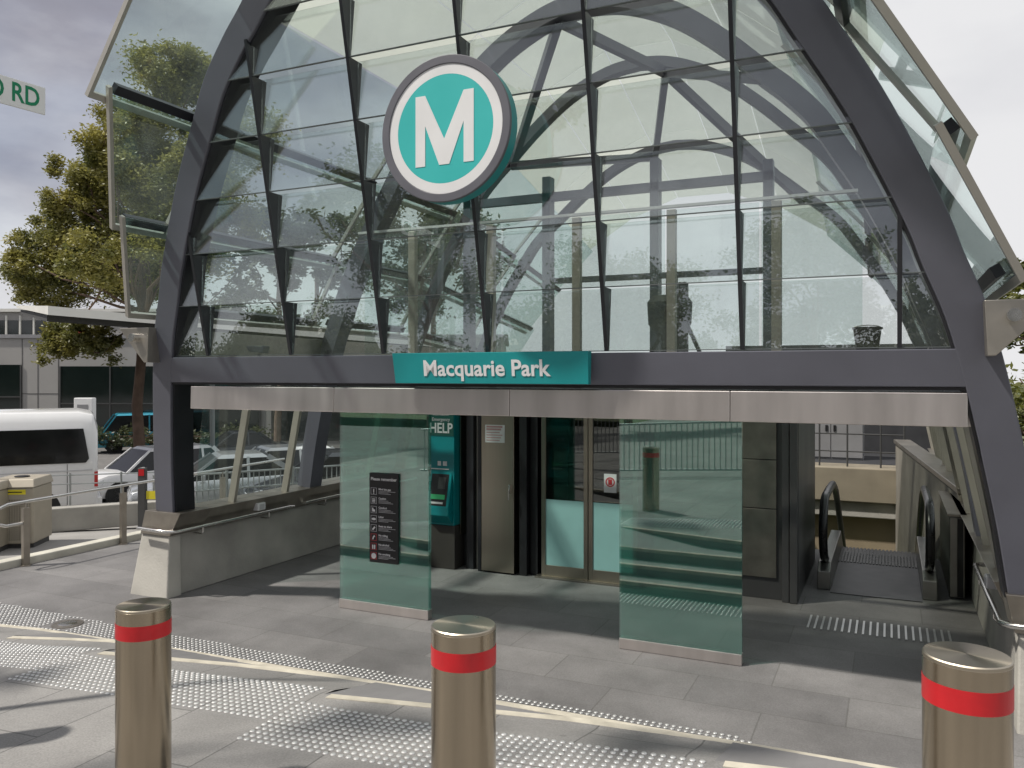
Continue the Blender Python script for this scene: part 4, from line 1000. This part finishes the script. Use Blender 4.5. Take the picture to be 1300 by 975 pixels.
# white pylon sign
p = gpos(108, 21.0); t = thing('pylon_sign', 'white pylon sign with a grey emblem behind the minibus', 'pylon sign', p, A_)
zt = EYE - (505 - 474) / FPX * 21.0 - p[2]
MB().box((-.24, -.10, 0), (.24, .10, zt)).build('panel', 'white', t, bevel=.02)
m = MB(); m.box((-.15, -.106, zt - .36), (.13, -.1005, zt - .17)); m.box((-.17, -.106, zt - .42), (.05, -.1005, zt - .38)); m.build('emblem', 'cabinet', t)

# ------------------------------------------------------------------ trees
def limb(mb, p, q, r0, r1, n=5, wob=.12):
    p, q = Vector(p), Vector(q); L_ = (q - p).length; path = []
    for i in range(n + 1):
        s = i / n; o = Vector((random.uniform(-1, 1), random.uniform(-1, 1), random.uniform(-.4, .4))) * wob * L_ * .3 * math.sin(math.pi * s); path.append(p.lerp(q, s) + o)
    mb.tube(path, [r0 + (r1 - r0) * i / n for i in range(n + 1)], 8)
def tree(name, label, base, top_trunk, clumps, leaf, size, per, tr=.25, cat='tree', group=None, flat=.75, bark='bark'):
    """clumps: (centre, radius) in world space"""
    t = thing(name, label, cat, base, 0, group); inv = Matrix.Translation(-Vector(base))
    tk = MB(); limb(tk, base, top_trunk, tr, tr * .55, 6, .06)
    mid = Vector(base).lerp(Vector(top_trunk), .75)
    for c, r in clumps:
        limb(tk, Vector(base).lerp(Vector(top_trunk), random.uniform(.6, 1)), c, tr * .26, .02, 5, .25)
        for _ in range(3): limb(tk, Vector(c) + Vector((0, 0, -r * .3)), Vector(c) + Vector((random.uniform(-1, 1), random.uniform(-1, 1), random.uniform(-.4, .8))) * r * .8, .035, .012, 3, .3)
    o = tk.build('trunk', bark, t, 60, fix=False); o.matrix_parent_inverse = inv
    lf = MB(); vs = lf.v; fs = lf.f
    for c, r in clumps:
        c = Vector(c)
        subs = []
        for _ in range(15):
            d = Vector((random.gauss(0, 1), random.gauss(0, 1), random.gauss(0, .9))).normalized() * r * random.uniform(.25, 1.0)
            d.z *= flat; subs.append((c + d, r * random.uniform(.22, .42)))
        n = int(per * (r ** 2))
        for _ in range(n):
            sc, sr = random.choice(subs)
            d = Vector((random.gauss(0, .55), random.gauss(0, .55), random.gauss(0, .5))) * sr
            d.z *= flat
            p = sc + d
            a = Vector((random.gauss(0, 1), random.gauss(0, 1), random.gauss(0, .5))).normalized(); b = a.cross(Vector((random.gauss(0, 1), random.gauss(0, 1), random.gauss(0, 1)))).normalized()
            s = size * random.uniform(.6, 1.3); i = len(vs)
            vs += [tuple(p - a * s), tuple(p + b * s * .45), tuple(p + a * s), tuple(p - b * s * .45)]; fs.append((i, i + 1, i + 2, i + 3))
    o = lf.build('crown', leaf, t, fix=False); o.matrix_parent_inverse = inv
    return t
def pxc(z, lst, dz=2.5, k=1.): return [(at(u, z + random.uniform(-dz, dz), v=v), r * k / FPX * z) for u, v, r in lst]
p = gpos(173, 29)
tree('street_tree', 'large olive green tree with spreading layered crown rising left of the arch', p, tuple(at(185, 29, v=300)),
     pxc(29, [(205, 85, 34), (228, 112, 40), (165, 148, 30), (198, 180, 45), (150, 205, 32), (100, 218, 30), (82, 258, 26), (130, 255, 36), (185, 250, 45), (58, 300, 30), (24, 325, 24), (100, 305, 36), (160, 300, 45), (212, 300, 40), (28, 362, 30), (78, 355, 40), (140, 350, 42), (190, 350, 40), (100, 432, 30), (70, 440, 22), (132, 440, 20), (268, 130, 38), (300, 190, 46), (252, 230, 45), (285, 280, 42), (240, 330, 36), (255, 90, 34), (130, 180, 26), (120, 330, 36), (170, 225, 34)], 2.2, 1.17), 'leaf', .068, 5600, .21, flat=.85)
for (u, z, clumps, lab) in (
    (352, 44, [(350, 330, 40), (312, 318, 34), (318, 365, 26), (385, 300, 34), (345, 280, 34), (372, 352, 24)], 'tall thin gum tree seen through the left front glass'),
    (398, 47, [(430, 350, 32), (400, 290, 34), (440, 285, 32), (455, 330, 28), (415, 395, 22)], 'slender gum tree just right of the first, seen through the glass'),
    (545, 50, [(540, 330, 50), (500, 290, 46), (570, 290, 50), (600, 340, 46), (540, 385, 44), (480, 350, 34)], 'broad dark gum tree behind the glass below the round sign'),
    (300, 52, [(285, 395, 40), (330, 410, 34), (250, 400, 36), (380, 415, 30), (430, 425, 28), (230, 420, 30)], 'low bushy tree behind the long white canopy')):
    p = at(u, z, -1.5); tree('gum_tree', lab, tuple(p), tuple(at(u + 4, z, v=340)), pxc(z, clumps, 1.5), 'leafd', .17, 480, .2, group='gum trees behind the station')
tree('right_tree'.replace('right_', 'yellow_'), 'yellow green tree top showing at the right edge beyond the glass shingles', tuple(at(1330, 34, -1.5)), tuple(at(1320, 34, v=380)), pxc(34, [(1298, 350, 26), (1325, 345, 32), (1285, 385, 24), (1315, 400, 36), (1345, 390, 36), (1262, 408, 20), (1290, 430, 30)]), 'leafy', .13, 1300, .2)
hd = [(Vector((2.2 + i * .38 + random.uniform(-.2, .2), 16 + i * 1.1, z_)), 1.05) for i in range(8) for z_ in (.7, 1.9)]
tree('hedge', 'bright green hedge outside the right low wall', (3.4, 19, 0), (3.4, 19, .8), hd, 'leafy', .07, 900, .08, cat='hedge')
tree('hedge', 'dark green hedge in front of the office windows', tuple(gpos(140, 42)), tuple(gpos(140, 42)[:2]) + (-.6,), [(Vector(gpos(u_, 42)) + Vector((0, 0, .75)), .8) for u_ in range(60, 330, 22)], 'leafd', .10, 900, .06, cat='hedge')
# trees and fence on the street behind the viewer (seen mirrored in the glass)
for (x, y, h, w, lab) in ((-2.4, -16, 9.6, 3.0, 'round street tree across the road opposite the entrance'), (-17, -14, 12.5, 4.2, 'tall street tree across the road on the left'),
                        (-10.5, -20, 9.5, 3.8, 'bushy street tree across the road, second from left'), (6.5, -18, 8.5, 3.2, 'street tree across the road on the right'), (-27, -6, 10, 4., 'large street tree far along the road')):
    cl = [(Vector((x + random.uniform(-1, 1) * w * .6, y + random.uniform(-1, 1) * w * .6, h * random.uniform(.52, .86))), w * random.uniform(.42, .6)) for _ in range(8)]
    tree('street_tree', lab, (x, y, .4), (x, y, h * .6), cl, 'leafd', .09, 950, .2, group='street trees across the road')
tree('street_tree', 'unseen tree left of the bollards, added to cast leaf shadows on the paving', (-8.6, -.9, .2), (-8.0, -.3, 5.4),  # added out of view, clumps set to throw shadow blotches on the studs
     [(Vector(q), r) for q, r in (((-8.7, 1.4, 5.7), .30), ((-9.3, 1.2, 5.8), .28), ((-6.3, 1.1, 6.6), .30), ((-5.8, 1.25, 6.6), .24), ((-4.6, 1.5, 6.7), .32), ((-4.1, 1.7, 6.6), .24))], 'leafd', .06, 4200, .12, group='street trees across the road')
wd = MB()
def hw_(x, y): return max(0., (7.5 + 2.0 * math.sin(x * .23) + 1.3 * math.sin(x * .71 + 1) + .9 * math.sin(x * 1.9) + .5 * math.sin(x * 4.1 + y)) * math.sqrt(max(0., 1 - ((y + 46) / 6.) ** 2)))
gx = [-90 + .75 * i for i in range(201)]; gy = [-52 + 1. * j for j in range(13)]
for x0, x1 in zip(gx, gx[1:]):
    for y0, y1 in zip(gy, gy[1:]): wd.quad((x0, y0, hw_(x0, y0) - .6), (x1, y0, hw_(x1, y0) - .6), (x1, y1, hw_(x1, y1) - .6), (x0, y1, hw_(x0, y1) - .6))
for i in range(60000):
    x = random.uniform(-90, 60); y = random.uniform(-48, -40.2); z = hw_(x, y) + random.gauss(-.1, .45); s = random.uniform(.07, .19)
    a_ = Vector((random.gauss(0, 1), random.gauss(0, .6), random.gauss(0, 1))).normalized() * s; b_ = a_.cross(Vector((random.gauss(0, .4), 1, random.gauss(0, .4)))).normalized() * s * .7
    c_ = Vector((x, y, z)); wd.quad(c_ - a_, c_ + b_, c_ + a_, c_ - b_)
tag(wd.build('far_wood', 'leafd', fix=False), 'distant belt of trees beyond the road', 'wood', None, 'stuff')
t = thing('picket_fence', 'grey fence of thin vertical bars behind the viewer', 'fence', (-5.5, -1.6, .45))
m = MB()
for z in (.1, 1.05): m.tube([(-4.5, 0, z - .22), (4.2, 0, z + .22)], .02, 8)
m.build('rail', 'fence', t)
m = MB()
for k in range(79): x = -4.4 + k * .11; m.box((x - .008, -.008, .1 + x * .05), (x + .008, .008, 1.05 + x * .05))
o = m.build('bar', 'fence', t); o['kind'] = 'stuff'

# ------------------------------------------------------------------ sky, sun, camera
world = bpy.data.worlds.new('World'); scene.world = world; world.use_nodes = True
nt = world.node_tree; nt.nodes.clear(); L = nt.links
out = N(nt, 'ShaderNodeOutputWorld'); bg = N(nt, 'ShaderNodeBackground'); bg.inputs[1].default_value = .1; L.new(bg.outputs[0], out.inputs[0])
KX, KY = .56, .47
elev = math.atan2(1, math.hypot(KX, KY)); az = math.atan2(-KX, -KY)
sky = N(nt, 'ShaderNodeTexSky', sky_type='NISHITA'); sky.sun_disc = False; sky.sun_elevation = elev; sky.sun_rotation = az; sky.air_density = 1.; sky.dust_density = 1.
tc = N(nt, 'ShaderNodeTexCoord'); mp = N(nt, 'ShaderNodeMapping'); mp.inputs['Scale'].default_value = (1, 1, 2.4); mp.inputs['Location'].default_value = (.35, .1, .2); L.new(tc.outputs['Generated'], mp.inputs[0])
n1 = N(nt, 'ShaderNodeTexNoise'); n1.inputs['Scale'].default_value = 2.1; n1.inputs['Detail'].default_value = 8; n1.inputs['Roughness'].default_value = .52; L.new(mp.outputs[0], n1.inputs[0])
n2 = N(nt, 'ShaderNodeTexNoise'); n2.inputs['Scale'].default_value = 1.3; n2.inputs['Detail'].default_value = 5; L.new(mp.outputs[0], n2.inputs[0])
# thick dark bank to the west (left), bright thin cloud to the north-east (right)
dt = N(nt, 'ShaderNodeVectorMath', operation='DOT_PRODUCT'); dt.inputs[1].default_value = (.84, .46, .22); L.new(tc.outputs['Generated'], dt.inputs[0])
mr = N(nt, 'ShaderNodeMapRange'); mr.inputs[1].default_value = -.45; mr.inputs[2].default_value = .55; mr.inputs[3].default_value = -.16; mr.inputs[4].default_value = .24; L.new(dt.outputs['Value'], mr.inputs[0])
ad = N(nt, 'ShaderNodeMath', operation='ADD'); L.new(n1.outputs[0], ad.inputs[0]); L.new(mr.outputs[0], ad.inputs[1])
sz_ = N(nt, 'ShaderNodeSeparateXYZ'); L.new(tc.outputs['Generated'], sz_.inputs[0])
hz = N(nt, 'ShaderNodeMapRange'); hz.inputs[1].default_value = .02; hz.inputs[2].default_value = .24; hz.inputs[3].default_value = .24; hz.inputs[4].default_value = 0.; L.new(sz_.outputs['Z'], hz.inputs[0])
ad2 = N(nt, 'ShaderNodeMath', operation='ADD'); L.new(ad.outputs[0], ad2.inputs[0]); L.new(hz.outputs[0], ad2.inputs[1]); ad = ad2
cr = ramp(nt, [(.25, (1.55, 1.53, 1.85)), (.40, (2.3, 2.28, 2.65)), (.50, (3.6, 3.6, 3.9)), (.60, (4.9, 4.92, 5.1)), (.78, (5.6, 5.6, 5.7))]); L.new(ad.outputs[0], cr.inputs[0])
cov = N(nt, 'ShaderNodeMapRange'); cov.inputs[1].default_value = .36; cov.inputs[2].default_value = .46; cov.inputs[3].default_value = .82; cov.inputs[4].default_value = 1.; L.new(n2.outputs[0], cov.inputs[0])
mx = N(nt, 'ShaderNodeMix', data_type='RGBA'); L.new(cov.outputs[0], mx.inputs[0]); L.new(sky.outputs[0], mx.inputs[6]); L.new(cr.outputs[0], mx.inputs[7]); L.new(mx.outputs[2], bg.inputs[0])

sl = bpy.data.lights.new('sun', 'SUN'); sl.energy = 2.8; sl.angle = R(2.2); sl.color = (1., .95, .87)
so = bpy.data.objects.new('sun', sl); COL.objects.link(so); so.rotation_euler = Vector((KX, KY, -1)).to_track_quat('-Z', 'Y').to_euler()

cam = bpy.data.cameras.new('camera'); cam.sensor_width = 36; cam.lens = 36 * FPX / 1300; cam.shift_y = -13.5 / 1300; cam.clip_start = .05; cam.clip_end = 2000
co = bpy.data.objects.new('camera', cam); COL.objects.link(co); co.location = (0, 0, EYE); co.rotation_euler = (R(90), 0, A_); scene.camera = co
vs_ = scene.view_settings; vs_.view_transform = 'Standard'; vs_.look = 'None'; vs_.exposure = .55; vs_.gamma = 1.; vs_.use_curve_mapping = False
cy = scene.cycles; cy.max_bounces = 10; cy.transparent_max_bounces = 40; cy.glossy_bounces = 5; cy.diffuse_bounces = 3; cy.caustics_reflective = False; cy.caustics_refractive = False
try: cy.use_denoising = True
except Exception: pass
